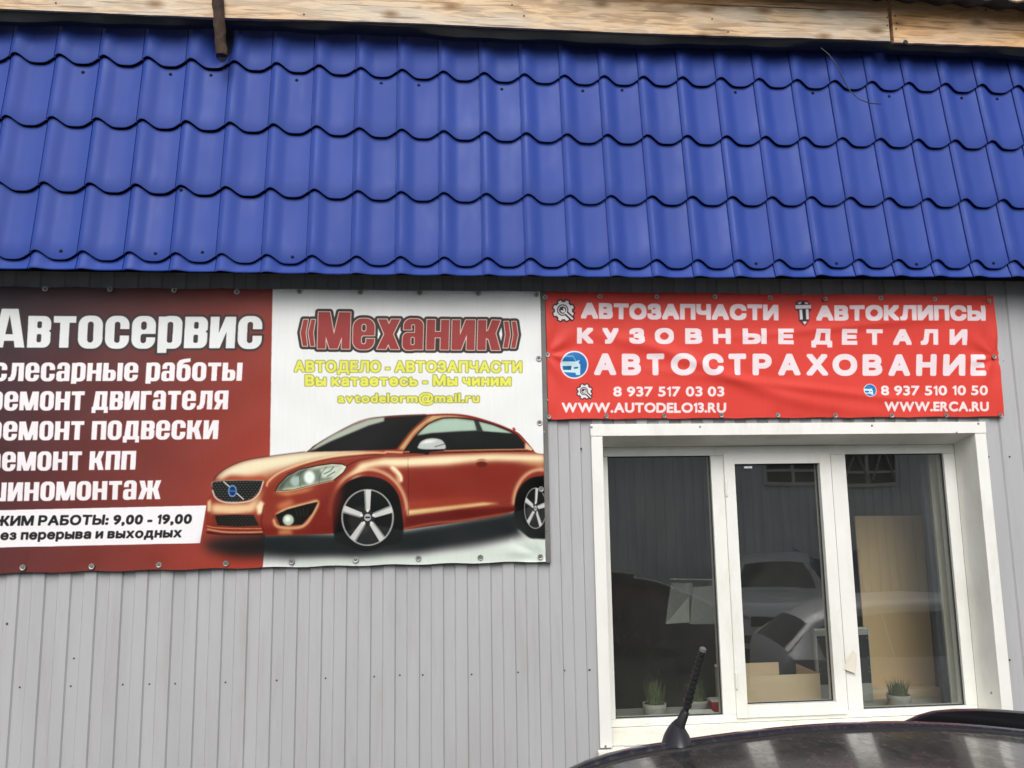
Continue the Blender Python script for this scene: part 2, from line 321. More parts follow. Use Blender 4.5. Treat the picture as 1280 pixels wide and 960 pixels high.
# ------------------------------------------------------------------ blue metal tile roof
E0d, E1d, EZ0, EZ1 = 3.4113, 3.5008, 1.0601, 1.9582
TILT = math.atan2(E1d-E0d, EZ1-EZ0); UPV = Vector((0, sin(TILT), cos(TILT))); NV = Vector((0, -cos(TILT), sin(TILT)))
WP = .18333; X0T = -1.60937
def sag(x, s):   # the eave and rows are not quite straight
    xs = [-2.2, -1.6, -1.2, -.9, -.6, -.3, .1, .6, 1.0, 1.4, 1.7, 2.1, 2.6, 3.2]
    a = np.interp(x, xs, [0, 0, -.003, -.005, -.008, -.009, -.009, -.009, -.008, -.004, .004, .006, .008, .009])
    b = np.interp(x, xs, [.008, .008, .009, .004, 0, -.010, -.014, -.014, -.006, .001, .003, .006, .009, .010]); k = min(1, max(0, s/.9)); return float(a*(1-k)+b*k)
SEAM = .021
HW = .019
def hprof(x):   # x from the seam, 0..WP: steep fold, rounded crest, wide flat pan
    if x < SEAM: return HW*(.50+.50*sin(pi/2*x/SEAM))
    if x < .088: return HW*(.5+.5*cos(pi*(x-SEAM)/(.088-SEAM)))
    if x < .125: return 0
    if x > WP-.0042: return HW*.22-.0035
    return HW*.36*(1-cos(pi/2*(x-.125)/(WP-.125)))
def eprof(x):   # scalloped lower edge of each row
    c = (.5+.5*cos(2*pi*(x-SEAM)/WP)); return -.034*(1-c**1.7)
def tile_mesh(s0, s1, scallop0, scallop1, name):
    n = 22; xs = sorted(set([WP*i/n for i in range(n+1)]+[SEAM*.25, SEAM*.5, SEAM*.75, SEAM, SEAM*1.25, WP-.0046, WP-.0041]))
    nv = 7; V = []; F = []; STEP = .016
    e = eprof
    for j in range(nv+2):
        for x in xs:
            h = hprof(x); a = s0+scallop0*e(x); b = s1+scallop1*e(x)-.001
            if j == 0: s = a+.012; hh = h-.004             # back of the lip
            elif j == 1: s = a; hh = h+STEP-.0015
            else:
                t = (j-1)/nv; s = a+(b-a)*t; hh = h+STEP*(1-t)**1.15
                if j == 2: s = a+.0035; hh = h+STEP+.0005
            V.append((x-SEAM, 0, 0)); V[-1] = tuple(Vector((x-SEAM, 0, 0))+UPV*s+NV*hh)
    m = len(xs)
    for j in range(nv+2): V.append(tuple(Vector(V[j*m])-NV*(HW*.28+.0055)))     # folded edge of the lap
    for j in range(nv+1):
        for i in range(m-1): F.append((j*m+i, j*m+i+1, (j+1)*m+i+1, (j+1)*m+i))
        F.append(((nv+2)*m+j, j*m, (j+1)*m, (nv+2)*m+j+1))
    me = bpy.data.meshes.new(name); me.from_pydata(V, [], F); me.materials.append(M_tile)
    for p in me.polygons: p.use_smooth = True
    me.set_sharp_from_angle(angle=radians(48)); return me
roof = empty('tiled_roof', (0, E0d-DW+.034, EYE+EZ0), 'steep blue metal tile roof apron over the grey wall and banners', 'roof')
ME_row = tile_mesh(0, .30, 1, 1, 'tile'); ME_eave = tile_mesh(-.078, 0, .0, 1, 'tile')
for r in range(-1, 4):
    for k in range(-6, 31):
        x = X0T+k*WP; s = max(r, 0)*.30
        if r == 3 and k == 4: pass
        o = bpy.data.objects.new('tile', ME_eave if r < 0 else ME_row); COL.objects.link(o); o.parent = roof
        dz = sag(x, s); base = UPV*(s if r >= 0 else 0)
        dx = (.0105 if r == 3 else .004*r) * 0
        o.location = (x+dx, base.y+random.uniform(-.0005, .0005), base.z+dz)
        if r == 3 and k in (3, 4):      # dented where the pipe was driven in
            me = ME_row.copy(); o.data = me
            for v in me.vertices:
                wx = v.co.x+x; d = abs(wx-(-.935))
                v.co += -NV*(.062*math.exp(-(d/.042)**2)-.010*math.exp(-((d-.085)/.03)**2)) * min(1, max(0, (v.co.z+.01)/.07)); 
    # sheet fixings
rs = MB().lathe([(0, -.005), (.004, -.005), (.0043, -.002), (.0075, -.0015), (.0078, .004)], 10, axis='Y').build('screw', mat('navy_screw', (.006, .008, .03), .6, spec=.1), roof, smooth=True); first = True
pts = [(332/3.2, 289/3.2), (682/3.2, 297/3.2), (844/3.2, 301/3.2), (1187/3.2, 321/3.2), (400+245/3.2, 333/3.2), (400+395/3.2, 341/3.2), (400+727/3.2, 357/3.2), (400+1051/3.2, 364/3.2), (400+1208/3.2, 361/3.2),
       (880+125/3.2, 369/3.2), (880+435/3.2, 372/3.2), (880+740/3.2, 385/3.2), (880+1030/3.2, 392/3.2), (880+1172/3.2, 395/3.2), (244/3.2, 180+430/3.2), (622/3.2, 180+440/3.2), (810/3.2, 180+435/3.2), (1170/3.2, 180+454/3.2),
       (880+208/3.2, 180+480/3.2), (880+530/3.2, 180+480/3.2), (880+850/3.2, 180+483/3.2), (880+1158/3.2, 180+479/3.2), (724/3.2, 180+186/3.2)]
for px, py in pts:
    p = at(px, py, 3.42)
    for _ in range(3):
        sp = (p.z-EYE-EZ0)/cos(TILT); xl = (p.x-X0T+SEAM) % WP; dz = sag(p.x, max(0, sp)); sp -= dz
        row = math.floor((sp-eprof(xl))/.30); tt = ((sp-eprof(xl))/.30) % 1; q = UPV*sp+NV*(hprof(xl)+.016*(1-tt)**1.15)
        p = at(px, py, DW+roof.location.y+q.y)
    q = Vector((p.x, q.y, q.z+dz))
    if first: rs.location = q; first = False
    else: inst(rs, q)
# dark backing behind the tiles and the closed underside
MB().hexa([(-3.4, -.122, EYE+.990), (4.3, -.122, EYE+.990), (4.3, -.004, EYE+1.03), (-3.4, -.004, EYE+1.03), (-3.4, -.010, EYE+2.3), (4.3, -.010, EYE+2.3), (4.3, -.004, EYE+2.3), (-3.4, -.004, EYE+2.3)]).build('eave_board', mat('dark_backing', (.008, .010, .022), .9), None)
eb = bpy.data.objects['eave_board']; eb.parent = roof; eb.matrix_parent_inverse = Matrix.Translation(-roof.location)

# ------------------------------------------------------------------ timber fascia above
fas = empty('timber_fascia', (0, 0, 0), 'rough pale timber planks along the top above the blue tiles', 'timber')
FDp = 3.425
def plank(pts, y0, y1, m, seed):
    r = random.Random(seed); mb = MB(); n = 60
    (xa, za0, za1), (xb, zb0, zb1) = pts
    rows = []
    for i in range(n+1):
        t = i/n; x = xa+(xb-xa)*t; b = za0+(zb0-za0)*t+.0035*sin(x*3.1+seed)+r.uniform(-.0012, .0012); c = za1+(zb1-za1)*t+r.uniform(-.001, .001)
        rows.append([(x, y0, b), (x, y1, b), (x, y1, c), (x, y0, c)])
    V = [p for q in rows for p in q]; F = []
    for i in range(n):
        for k in range(4): F.append((i*4+k, i*4+(k+1) % 4, (i+1)*4+(k+1) % 4, (i+1)*4+k))
    F += [(0, 1, 2, 3), (n*4+3, n*4+2, n*4+1, n*4)]
    mb.add(V, F); return mb
L0 = at(0, 11, FDp); L1 = at(1113, 52, FDp); R0 = at(1118, 52, FDp); R1 = at(1280, 59, FDp)
U1 = at(1113, 15.5, FDp); U0 = at(880, 5.5, FDp)
h1 = U1.z-L1.z
sl = (L1.z-L0.z)/(L1.x-L0.x); sr = (R1.z-R0.z)/(R1.x-R0.x)
yF = FDp-DW
plank([(L0.x-1.2, L0.z-1.2*sl, L0.z-1.2*sl+h1), (L1.x, L1.z, U1.z)], yF, yF+.045, M_wood, 2).build('plank', M_wood, fas)
plank([(L0.x-1.2, L0.z-1.2*sl+h1+.003, L0.z+h1+.18), (L1.x, U1.z+.003, U1.z+.16)], yF+.004, yF+.045, M_wood2, 3).build('plank', M_wood2, fas)
plank([(R0.x, R0.z, R0.z+.30), (R1.x+1.0, R1.z+1.0*sr, R1.z+1.0*sr+.30)], yF+.002, yF+.045, M_wood2, 5).build('plank', M_wood2, fas)
kn = MB(); pk = at(1132, 53, FDp); kn.lathe([(0, -.0016), (.0105, -.0016), (.011, .003)], 14, c=(pk.x, yF, pk.z+.002), axis='Y').build('knot_hole', M_memb, fas)
nl = MB().lathe([(0, -.003), (.003, -.003), (.0036, 0)], 8, axis='Y').build('nail', M_rust, fas); first = True
for px, py in [(1119, 20), (1121, 29), (1120, 36), (1109, 22), (1109, 32), (890, 24), (910, 40), (1232, 13), (640, 6), (655, 20), (70, 4), (380, 18)]:
    p = at(px, py, FDp); 
    if first: nl.location = (p.x, yF-.0005, p.z); first = False
    else: inst(nl, (p.x, yF-.0005, p.z))
# black roofing membrane folded under the planks
mb = MB(); V = []; F = []; n = 140
for i in range(n+1):
    x = -3.2+7.2*i/n; z = L0.z+(x-L0.x)*sl+.004; dz = .030+.010*sin(x*2.3)+.004*sin(x*9)+.003*sin(x*21)
    V += [(x, yF+.012, z), (x, yF+.016+.004*sin(x*6), z-dz*.35), (x, yF+.035, z-dz), (x, yF+.075, z-dz*.9)]
for i in range(n):
    for k in range(3): F.append((i*4+k, i*4+k+1, (i+1)*4+k+1, (i+1)*4+k))
mb.add(V, F).build('membrane', M_memb, fas, smooth=True)
# upper roof edge, top right
ur = MB(); V = []; F = []; n = 160
A = at(1138, 0, 3.30); B = at(1280, 11, 3.30); su = (B.z-A.z)/(B.x-A.x)
for i in range(n+1):
    x = A.x-1.6+3.6*i/n; z = A.z+.036+(x-A.x)*su+.009*sin(x*2*pi/.15)
    if x < A.x: z += .0
    V += [(x, 3.30-DW, z), (x, 3.30-DW, z+.008), (x, 3.75-DW, z+.16), (x, 3.75-DW, z+.15)]
for i in range(n):
    for k in range(4): F.append((i*4+k, i*4+(k+1) % 4, (i+1)*4+(k+1) % 4, (i+1)*4+k))
tag(ur.add(V, F).build('upper_roof', M_slate, None, smooth=True), 'dark wavy sheet edge of the upper roof at the very top right corner', 'roof')
# rusty pipe
T0 = at(269.5, -40, 3.385); T1 = at(277, 69, 3.435)
pp = MB(); d = (T1-T0); hw = .024
def sq(c, hx, hy): return [(c.x-hx, c.y-hy, c.z), (c.x+hx, c.y-hy, c.z), (c.x+hx, c.y+hy, c.z), (c.x-hx, c.y+hy, c.z)]
pipe = empty('rusty_pipe', T1, 'short rusty steel post driven through the blue tiles at upper left', 'post')
pm = MB(); d_ = T0-T1; pm.tube([d_*(i/14)+Vector((.0015*sin(i*2.1), 0, 0)) for i in range(15)], [hw*(1+.05*sin(i*1.7)) for i in range(15)], 18).build('post', M_rust, pipe, smooth=True)
MB().box((-hw-.003, .004, .0), (-hw+.002, .03, .03)).build('torn_tile_edge', M_tile, pipe, bevel=.001)
# thin loose wire over the tiles
wpx = [(1026, 60), (1036, 68), (1046, 82), (1055, 100), (1062, 113), (1074, 124), (1087, 129), (1101, 130)]
tag(MB().tube([at(x, y, 3.435-.012*i*.3) for i, (x, y) in enumerate(wpx)], .0026, 6).build('loose_wire', M_blackpl, smooth=True), 'thin black wire hanging loose over the upper right blue tiles', 'wire')

# ------------------------------------------------------------------ flat print on the banners (drawn by code, no files)
def winding_mask(contours, W, H, ss=3):
    """anti-aliased fill (non-zero winding) of closed contours given in canvas pixels; returns bbox, coverage"""
    allp = np.vstack(contours); x0 = max(0, int(allp[:, 0].min())-1); y0 = max(0, int(allp[:, 1].min())-1)
    x1 = min(W, int(allp[:, 0].max())+2); y1 = min(H, int(allp[:, 1].max())+2)
    if x1 <= x0 or y1 <= y0: return (0, 0, 0, 0), None
    w_, h_ = (x1-x0)*ss, (y1-y0)*ss; acc = np.zeros((h_, w_+1), np.int16)
    for c in contours:
        P = (c-[x0, y0])*ss-.5; Q = np.roll(P, -1, 0)
        for (ax, ay), (bx, by) in zip(P, Q):
            if ay == by: continue
            s = 1
            if ay > by: ax, ay, bx, by = bx, by, ax, ay; s = -1
            r0 = max(0, math.ceil(ay)); r1 = min(h_-1, math.ceil(by)-1)
            if r1 < r0: continue
            r = np.arange(r0, r1+1); xc = np.clip(np.ceil(ax+(r-ay)*(bx-ax)/(by-ay)), 0, w_).astype(int)
            np.add.at(acc, (r, xc), s)
    m = (np.cumsum(acc, 1)[:, :w_] != 0)
    return (x0, y0, x1, y1), m
def down(m, ss=3):
    h, w_ = m.shape; return m.reshape(h//ss, ss, w_//ss, ss).mean((1, 3))
def dilate(m, r):
    o = m.copy(); R_ = int(math.ceil(r))
    for dy in range(-R_, R_+1):
        hw_ = r*r-dy*dy
        if hw_ < 0: continue
        hx = int(math.sqrt(hw_)); a = m.copy() if hx == 0 else None
        if a is None:                                  # horizontal run via cumulative sum
            c = np.cumsum(np.pad(m.astype(np.int32), ((0, 0), (hx+1, hx))), 1); a = (c[:, 2*hx+1:]-c[:, :-2*hx-1]) > 0
        if dy > 0: o[dy:] |= a[:-dy]
        elif dy < 0: o[:dy] |= a[-dy:]
        else: o |= a
    return o
def dilsq(m, r):
    h = int(round(r*.93)); c = np.cumsum(np.pad(m.astype(np.int32), ((0, 0), (h+1, h))), 1); m = (c[:, 2*h+1:]-c[:, :-2*h-1]) > 0
    c = np.cumsum(np.pad(m.astype(np.int32), ((h+1, h), (0, 0))), 0); return (c[2*h+1:]-c[:-2*h-1]) > 0
def blur(a, s):
    if s <= 0: return a
    R_ = int(3*s+1); k = np.exp(-.5*(np.arange(-R_, R_+1)/s)**2); k /= k.sum()
    pad = [(R_, R_), (0, 0)]; p = np.pad(a, pad); a = sum(k[i]*p[i:i+a.shape[0]] for i in range(2*R_+1))
    p = np.pad(a, [(0, 0), (R_, R_)]); return sum(k[i]*p[:, i:i+a.shape[1]] for i in range(2*R_+1))
def spline(pts, n=8, closed=True):
    P = np.array(pts, float); m = len(P); out = []
    for i in range(m if closed else m-1):
        if closed: a, b, c, d = P[(i-1) % m], P[i], P[(i+1) % m], P[(i+2) % m]
        else: a, b, c, d = P[max(i-1, 0)], P[i], P[i+1], P[min(i+2, m-1)]
        for k in range(n):
            t = k/n; out.append(.5*((2*b)+(c-a)*t+(2*a-5*b+4*c-d)*t*t+(-a+3*b-3*c+d)*t**3))
    if not closed: out.append(P[-1])
    return np.array(out)

class Canvas:
    """rectified banner artwork; x right, y down, PPM pixels per metre; drawing calls take photo coordinates on the banner plane"""
    def __init__(s, x0, x1, z0, z1, depth, ppm, bgc):
        s.x0, s.x1, s.z0, s.z1, s.depth, s.ppm = x0, x1, z0, z1, depth, ppm
        s.W = int((x1-x0)*ppm); s.H = int((z1-z0)*ppm); s.im = np.empty((s.H, s.W, 3)); s.im[:] = np.array(bgc)/255
    def M(s, pts):
        p = np.atleast_2d(np.array(pts, float)); d = _fw*FPX + (p[:, :1]-640)*_r - (p[:, 1:2]-480)*_u
        d = d*(s.depth/d[:, 1:2]); return np.stack([(d[:, 0]-s.x0)*s.ppm, (s.z1-(d[:, 2]))*s.ppm], 1)
    def comp(s, box, cov, col, alpha=1):
        x0, y0, x1, y1 = box; a = (cov*alpha)[..., None]
        c = np.array(col, float)/255 if not callable(col) else col
        s.im[y0:y1, x0:x1] = s.im[y0:y1, x0:x1]*(1-a)+c*a
    def cov(s, contours, bl=0, grow=0):
        cs = [s.M(c) for c in contours]; full = np.zeros((s.H, s.W))
        box, m = winding_mask(cs, s.W, s.H)
        if m is None: return full
        full[box[1]:box[3], box[0]:box[2]] = down(m)
        return blur(full, bl*s.ppm/270) if bl else full
    def fill(s, pts, col, alpha=1, bl=0, smooth=False, clip=None, grad=None):
        if smooth: pts = spline(pts)
        c = s.cov([np.array(pts, float)], bl)
        if clip is not None: c = c*clip
        if grad is not None:                       # ((x0,y0),(x1,y1),col2) in photo coordinates
            (a, b, col2) = grad; A, B = s.M([a, b]); d = B-A; yy, xx = np.mgrid[0:s.H, 0:s.W]
            t = np.clip(((xx-A[0])*d[0]+(yy-A[1])*d[1])/(d@d), 0, 1)[..., None]
            cc = (np.array(col)/255)*(1-t)+(np.array(col2)/255)*t; s.im = s.im*(1-(c*alpha)[..., None])+cc*(c*alpha)[..., None]
        else: s.comp((0, 0, s.W, s.H), c, col, alpha)
    def line(s, pts, wd, col, alpha=1, bl=0, smooth=True, clip=None, taper=False):
        P = spline(pts, closed=False) if smooth and len(pts) > 2 else np.array(pts, float)
        t = np.gradient(P, axis=0); nrm = np.stack([-t[:, 1], t[:, 0]], 1); nrm /= np.linalg.norm(nrm, axis=1)[:, None]+1e-9
        ww = np.full(len(P), wd/2.) if not taper else wd/2.*np.sin(np.linspace(.05, pi-.05, len(P)))
        s.fill(np.vstack([P+nrm*ww[:, None], (P-nrm*ww[:, None])[::-1]]), col, alpha, bl, clip=clip)
    def ell(s, c, rx, ry, col, alpha=1, bl=0, clip=None, n=48, rot=0):
        a = np.linspace(0, 2*pi, n, endpoint=False); x = rx*np.cos(a); y = ry*np.sin(a)
        s.fill(np.stack([c[0]+x*cos(rot)-y*sin(rot), c[1]+x*sin(rot)+y*cos(rot)], 1), col, alpha, bl, clip=clip)
    def layers(s, mask_hi, box, specs, sq=False):
        """specs: list of (grow radius in photo px, colour, alpha, blur); mask_hi is supersampled x3"""
        for gr, col, al, bl in specs:
            r = gr*s.ppm/270*3; pad = int(r)+3; pad += (-pad) % 3; pad += 3*int(3*bl+1)
            m = np.pad(mask_hi, pad); m = (dilsq(m, r) if sq else dilate(m, r)) if r >= .5 else m
            cv = down(m); q = pad//3; cv = blur(cv, bl) if bl else cv
            x0, y0, x1, y1 = box[0]-q, box[1]-q, box[2]+q, box[3]+q
            cx0_, cy0_ = max(0, -x0), max(0, -y0); cx1_ = cv.shape[1]-max(0, x1-s.W); cy1_ = cv.shape[0]-max(0, y1-s.H)
            s.comp((max(0, x0), max(0, y0), min(s.W, x1), min(s.H, y1)), cv[cy0_:cy1_, cx0_:cx1_], col, al)
    def image(s, name):
        im = bpy.data.images.new(name, s.W, s.H); a = np.ones((s.H, s.W, 4), np.float32); a[..., :3] = np.clip(s.im[::-1], 0, 1)
        im.pixels.foreach_set(a.ravel()); im.update(); im.pack(); return im

# plain grotesque letters come from Blender's own built-in font outlines
_gl = {}
def glyph(ch):
    if ch in _gl: return _gl[ch]
    if ch == '1': _gl[ch] = [np.array([(0, .80), (.20, 1.0), (.27, 1.0), (.27, 0), (.18, 0), (.18, .84), (.05, .74)])*_H]; return _gl[ch]
    cu = bpy.data.curves.new('t', 'FONT'); cu.body = ch; o = bpy.data.objects.new('t', cu); COL.objects.link(o)
    bpy.context.view_layer.update(); c = o.to_curve(bpy.context.evaluated_depsgraph_get()); out = []
    for sp in c.splines:
        bz = sp.bezier_points; n = len(bz); pts = []
        for i in range(n):
            a, b = bz[i], bz[(i+1) % n]
            p0, p1_, p2, p3_ = [np.array(v[:2]) for v in (a.co, a.handle_right, b.handle_left, b.co)]
            for k in range(6):
                t = k/6; pts.append((1-t)**3*p0+3*(1-t)**2*t*p1_+3*(1-t)*t*t*p2+t**3*p3_)
        out.append(np.array(pts))
    o.to_curve_clear(); bpy.data.objects.remove(o); bpy.data.curves.remove(cu)
    _gl[ch] = out; return out
_H = [p[:, 1].max() for p in glyph('H')][0]
def run_grotesque(text, track=.10):
    x = 0; cs = []; sp_ = _H*.36
    for ch in text:
        if ch == ' ': x += sp_; continue
        g_ = glyph(ch); lo = min(p[:, 0].min() for p in g_); hi = max(p[:, 0].max() for p in g_)
        cs += [np.stack([(p[:, 0]-lo+x)/_H, p[:, 1]/_H], 1) for p in g_]; x += hi-lo+track*_H
    return cs, (x-track*_H)/_H
def place(cs, wd, a, b, hgt, slant=0):
    """unit text (width wd, cap height 1) onto the baseline a-b in photo pixels"""
    a = np.array(a, float); b = np.array(b, float)
    return [a+(b-a)*(c[:, :1]/wd)+np.stack([c[:, 1]*slant*hgt, -c[:, 1]*hgt], 1) for c in cs]
def text(cv, s_, a, b, hgt, bold, specs, slant=0, track=.10, sq=False):
    cs, wd = run_grotesque(s_, track); cs = place(cs, wd, (a[0]+bold, a[1]-bold), (b[0]-bold, b[1]-bold), hgt-2*bold, slant)
    box, m = winding_mask([cv.M(c) for c in cs], cv.W, cv.H)
    if m is not None: cv.layers(m, box, [(bold+g_, c, al, bl) for g_, c, al, bl in specs], sq)

# heavy condensed letters, drawn as unions and cuts (x-height 1)
def RR(x0, y0, x1, y1, r=0, n=6):
    r = min(r, (x1-x0)/2-1e-4, (y1-y0)/2-1e-4)
    if r <= 0: return np.array([(x0, y0), (x1, y0), (x1, y1), (x0, y1)], float)
    out = []
    for cx_, cy_, a0 in ((x1-r, y0+r, -pi/2), (x1-r, y1-r, 0), (x0+r, y1-r, pi/2), (x0+r, y0+r, pi)):
        for k in range(n+1): a = a0+pi/2*k/n; out.append((cx_+r*cos(a), cy_+r*sin(a)))
    return np.array(out)
def PG(*p): return np.array(p, float)
S_ = .29
O_ = [('+', RR(0, -.02, .76, 1.02, .30)), ('-', RR(.29, .17, .47, .83, .09))]
HV = {
 'о': (.76, O_),
 'с': (.75, [('+', RR(0, -.02, .75, 1.02, .30)), ('-', RR(.29, .17, .46, .83, .08)), ('-', RR(.36, .40, .9, .60))]),
 'е': (.75, [('+', RR(0, -.02, .75, 1.02, .30)), ('-', RR(.29, .58, .46, .84, .08)), ('-', RR(.29, .16, .46, .45, .08)), ('-', RR(.38, .345, .9, .45))]),
 'р': (.75, [('+', RR(.06, -.02, .75, 1.02, .25)), ('+', RR(0, -.15, .29, 1)), ('-', RR(.29, .17, .46, .83, .07))]),
 'в': (.72, [('+', RR(.05, 0, .72, 1, .22)), ('+', RR(0, 0, .3, 1)), ('-', RR(.29, .62, .43, .83, .05)), ('-', RR(.29, .17, .43, .43, .05)), ('-', PG((.74, .60), (.66, .53), (.74, .46)))]),
 'т': (.70, [('+', RR(0, .79, .70, 1)), ('+', RR(.205, 0, .495, 1))]),
 'и': (.80, [('+', RR(0, 0, .28, 1)), ('+', RR(.52, 0, .80, 1)), ('+', PG((.1, 0), (.33, 0), (.70, 1), (.47, 1)))]),
 'н': (.78, [('+', RR(0, 0, .29, 1)), ('+', RR(.49, 0, .78, 1)), ('+', RR(.2, .41, .6, .60))]),
 'п': (.78, [('+', RR(0, 0, .29, 1)), ('+', RR(.49, 0, .78, 1)), ('+', RR(0, .81, .78, 1))]),
 'л': (.82, [('+', RR(.53, 0, .82, 1)), ('+', RR(.16, .81, .82, 1)), ('+', PG((.16, 1), (.44, 1), (.42, .35), (.34, .08), (.20, 0), (0, 0), (0, .19), (.10, .22), (.15, .40)))]),
 'а': (.73, [('+', RR(.03, .3, .71, 1.02, .24)), ('-', RR(-.1, .2, .31, .66)), ('+', RR(0, -.02, .5, .56, .18)), ('+', RR(.42, 0, .71, .8)), ('-', RR(.29, .66, .42, .84, .05)), ('-', RR(.28, .15, .42, .42, .05)), ('-', RR(.31, .56, .42, .70, .0))]),
 'ы': (1.06, [('+', RR(0, 0, .29, 1)), ('+', RR(.02, 0, .70, .62, .2)), ('+', RR(0, 0, .29, .4)), ('-', RR(.29, .17, .41, .46, .05)), ('+', RR(.77, 0, 1.06, 1))]),
 'б': (.76, [('+', RR(0, -.02, .76, .92, .30)), ('+', PG((0, .5), (.0, .95), (.12, 1.13), (.35, 1.2), (.72, 1.24), (.72, 1.04), (.42, 1.0), (.3, .92), (.29, .75))), ('-', RR(.29, .16, .47, .70, .08))]),
 'м': (1.02, [('+', RR(0, 0, .25, 1)), ('+', RR(.77, 0, 1.02, 1)), ('+', PG((0, 1), (.35, 1), (.51, .38), (.67, 1), (1.02, 1), (.65, 0), (.37, 0)))]),
 'М': (1.12, [('+', RR(0, 0, .28, 1.22)), ('+', RR(.84, 0, 1.12, 1.22)), ('+', PG((0, 1.22), (.40, 1.22), (.56, .48), (.72, 1.22), (1.12, 1.22), (.70, 0), (.42, 0)))]),
 'д': (.88, [('+', RR(.52, .1, .81, 1)), ('+', RR(.16, .81, .81, 1)), ('+', PG((.16, 1), (.42, 1), (.40, .15), (.06, .15))), ('+', RR(0, 0, .88, .18)), ('+', RR(0, -.16, .22, .1)), ('+', RR(.66, -.16, .88, .1))]),
 'г': (.58, [('+', RR(0, 0, .29, 1)), ('+', RR(0, .79, .58, 1))]),
 'я': (.77, [('+', RR(.48, 0, .77, 1)), ('+', RR(.02, .34, .7, 1, .22)), ('-', RR(.30, .52, .48, .84, .05)), ('+', PG((0, 0), (.29, 0), (.5, .45), (.22, .45)))]),
 'к': (.80, [('+', RR(0, 0, .29, 1)), ('+', PG((.25, .60), (.36, .66), (.48, 1), (.78, 1), (.62, .56), (.80, 0), (.49, 0), (.38, .36), (.25, .42)))]),
 'ш': (1.14, [('+', RR(0, 0, .28, 1)), ('+', RR(.43, 0, .71, 1)), ('+', RR(.86, 0, 1.14, 1)), ('+', RR(0, 0, 1.14, .19))]),
 'ж': (1.20, [('+', RR(.46, 0, .74, 1)), ('+', PG((0, 0), (.29, 0), (.42, .40), (.5, .44), (.5, .58), (.42, .62), (.31, 1), (.02, 1), (.17, .53))), ('+', PG((1.20, 0), (.91, 0), (.78, .40), (.7, .44), (.7, .58), (.78, .62), (.89, 1), (1.18, 1), (1.03, .53)))]),
 'х': (.78, [('+', PG((0, 1), (.31, 1), (.78, 0), (.47, 0))), ('+', PG((.47, 1), (.78, 1), (.31, 0), (0, 0)))]),
 'А': (.98, [('+', PG((0, 0), (.22, 1.22), (.74, 1.22), (.98, 0), (.67, 0), (.64, .21), (.34, .21), (.31, 0))), ('-', PG((.37, .42), (.48, 1.02), (.60, .42)))]),
 '«': (.50, [('+', PG((.0, .52), (.09, .96), (.25, .96), (.18, .52), (.25, .08), (.09, .08))), ('+', PG((.27, .52), (.36, .96), (.50, .96), (.44, .52), (.50, .08), (.36, .08)))]),
 '»': (.50, [('+', PG((.23, .52), (.16, .96), (.0, .96), (.07, .52), (.0, .08), (.16, .08))), ('+', PG((.50, .52), (.42, .96), (.27, .96), (.34, .52), (.27, .08), (.42, .08)))]),
}
def heavy(cv, s_, a, b, xh, specs, slant=.04, gap=.075):
    tot = 0; items = []
    for ch in s_:
        if ch == ' ': tot += .34; continue
        wd, ops = HV[ch]; items.append((tot, ops)); tot += wd+gap
    tot -= gap; a = np.array(a, float); b = np.array(b, float)
    T = lambda p, x: cv.M(a+(b-a)*((p[:, :1]+x)/tot)+np.stack([p[:, 1]*slant*xh, -p[:, 1]*xh], 1))
    big = np.zeros((cv.H*3, cv.W*3), bool)
    for x, ops in items:
        plus = [T(p, x) for q, p in ops]; al = np.vstack(plus); bx0, by0 = np.floor(al.min(0)).astype(int)-2; bx1, by1 = np.ceil(al.max(0)).astype(int)+2
        bx0, by0, bx1, by1 = max(0, bx0), max(0, by0), min(cv.W, bx1), min(cv.H, by1)
        if bx1 <= bx0: continue
        loc = np.zeros(((by1-by0)*3, (bx1-bx0)*3), bool)
        for (q, p), c in zip(ops, plus):
            bb, m = winding_mask([c], cv.W, cv.H)
            if m is None: continue
            full = np.zeros_like(loc); ox, oy = (bb[0]-bx0)*3, (bb[1]-by0)*3
            full[oy:oy+m.shape[0], ox:ox+m.shape[1]] = m[:full.shape[0]-oy, :full.shape[1]-ox]
            loc = (loc | full) if q == '+' else (loc & ~full)
        big[by0*3:by1*3, bx0*3:bx1*3] |= loc
    ys = np.where(big.any(1))[0]; xs = np.where(big.any(0))[0]
    x0, x1, y0, y1 = xs[0]//3, xs[-1]//3+1, ys[0]//3, ys[-1]//3+1
    cv.layers(big[y0*3:y1*3, x0*3:x1*3], (x0, y0, x1, y1), specs)

# ---- left banner artwork
BD1 = DW-.024
c1 = Canvas(-2.13, .468, -.226, .952, BD1, 560, (118, 58, 52))
yy, xx = np.mgrid[0:c1.H, 0:c1.W]
A_ = c1.M([(0, 480)])[0]; B_ = c1.M([(340, 620)])[0]
t = np.clip((xx-A_[0])/(B_[0]-A_[0])*.85+(yy-A_[1])/(c1.H)*.45-.05+.10*np.exp(-((xx-B_[0])/200.)**2), -.2, 1.1)[..., None]
c1.im = (np.array([72, 47, 51])/255)*(1-t)+(np.array([158, 60, 46])/255)*t
WH = (236, 236, 233)
c1.fill([(341, 340), (720, 340), (720, 720), (327, 720), (336, 620)], (234, 235, 233))
c1.fill([(-90, 639.5), (258, 631.5), (250, 678.5), (-90, 686)], (243, 239, 241))
def a1(*p): return [(250+x/4.8, 510+y/4.8) for x, y in p]
def b1(*p): return [(470+x/4.8, 510+y/4.8) for x, y in p]
DK = (20, 23, 23)
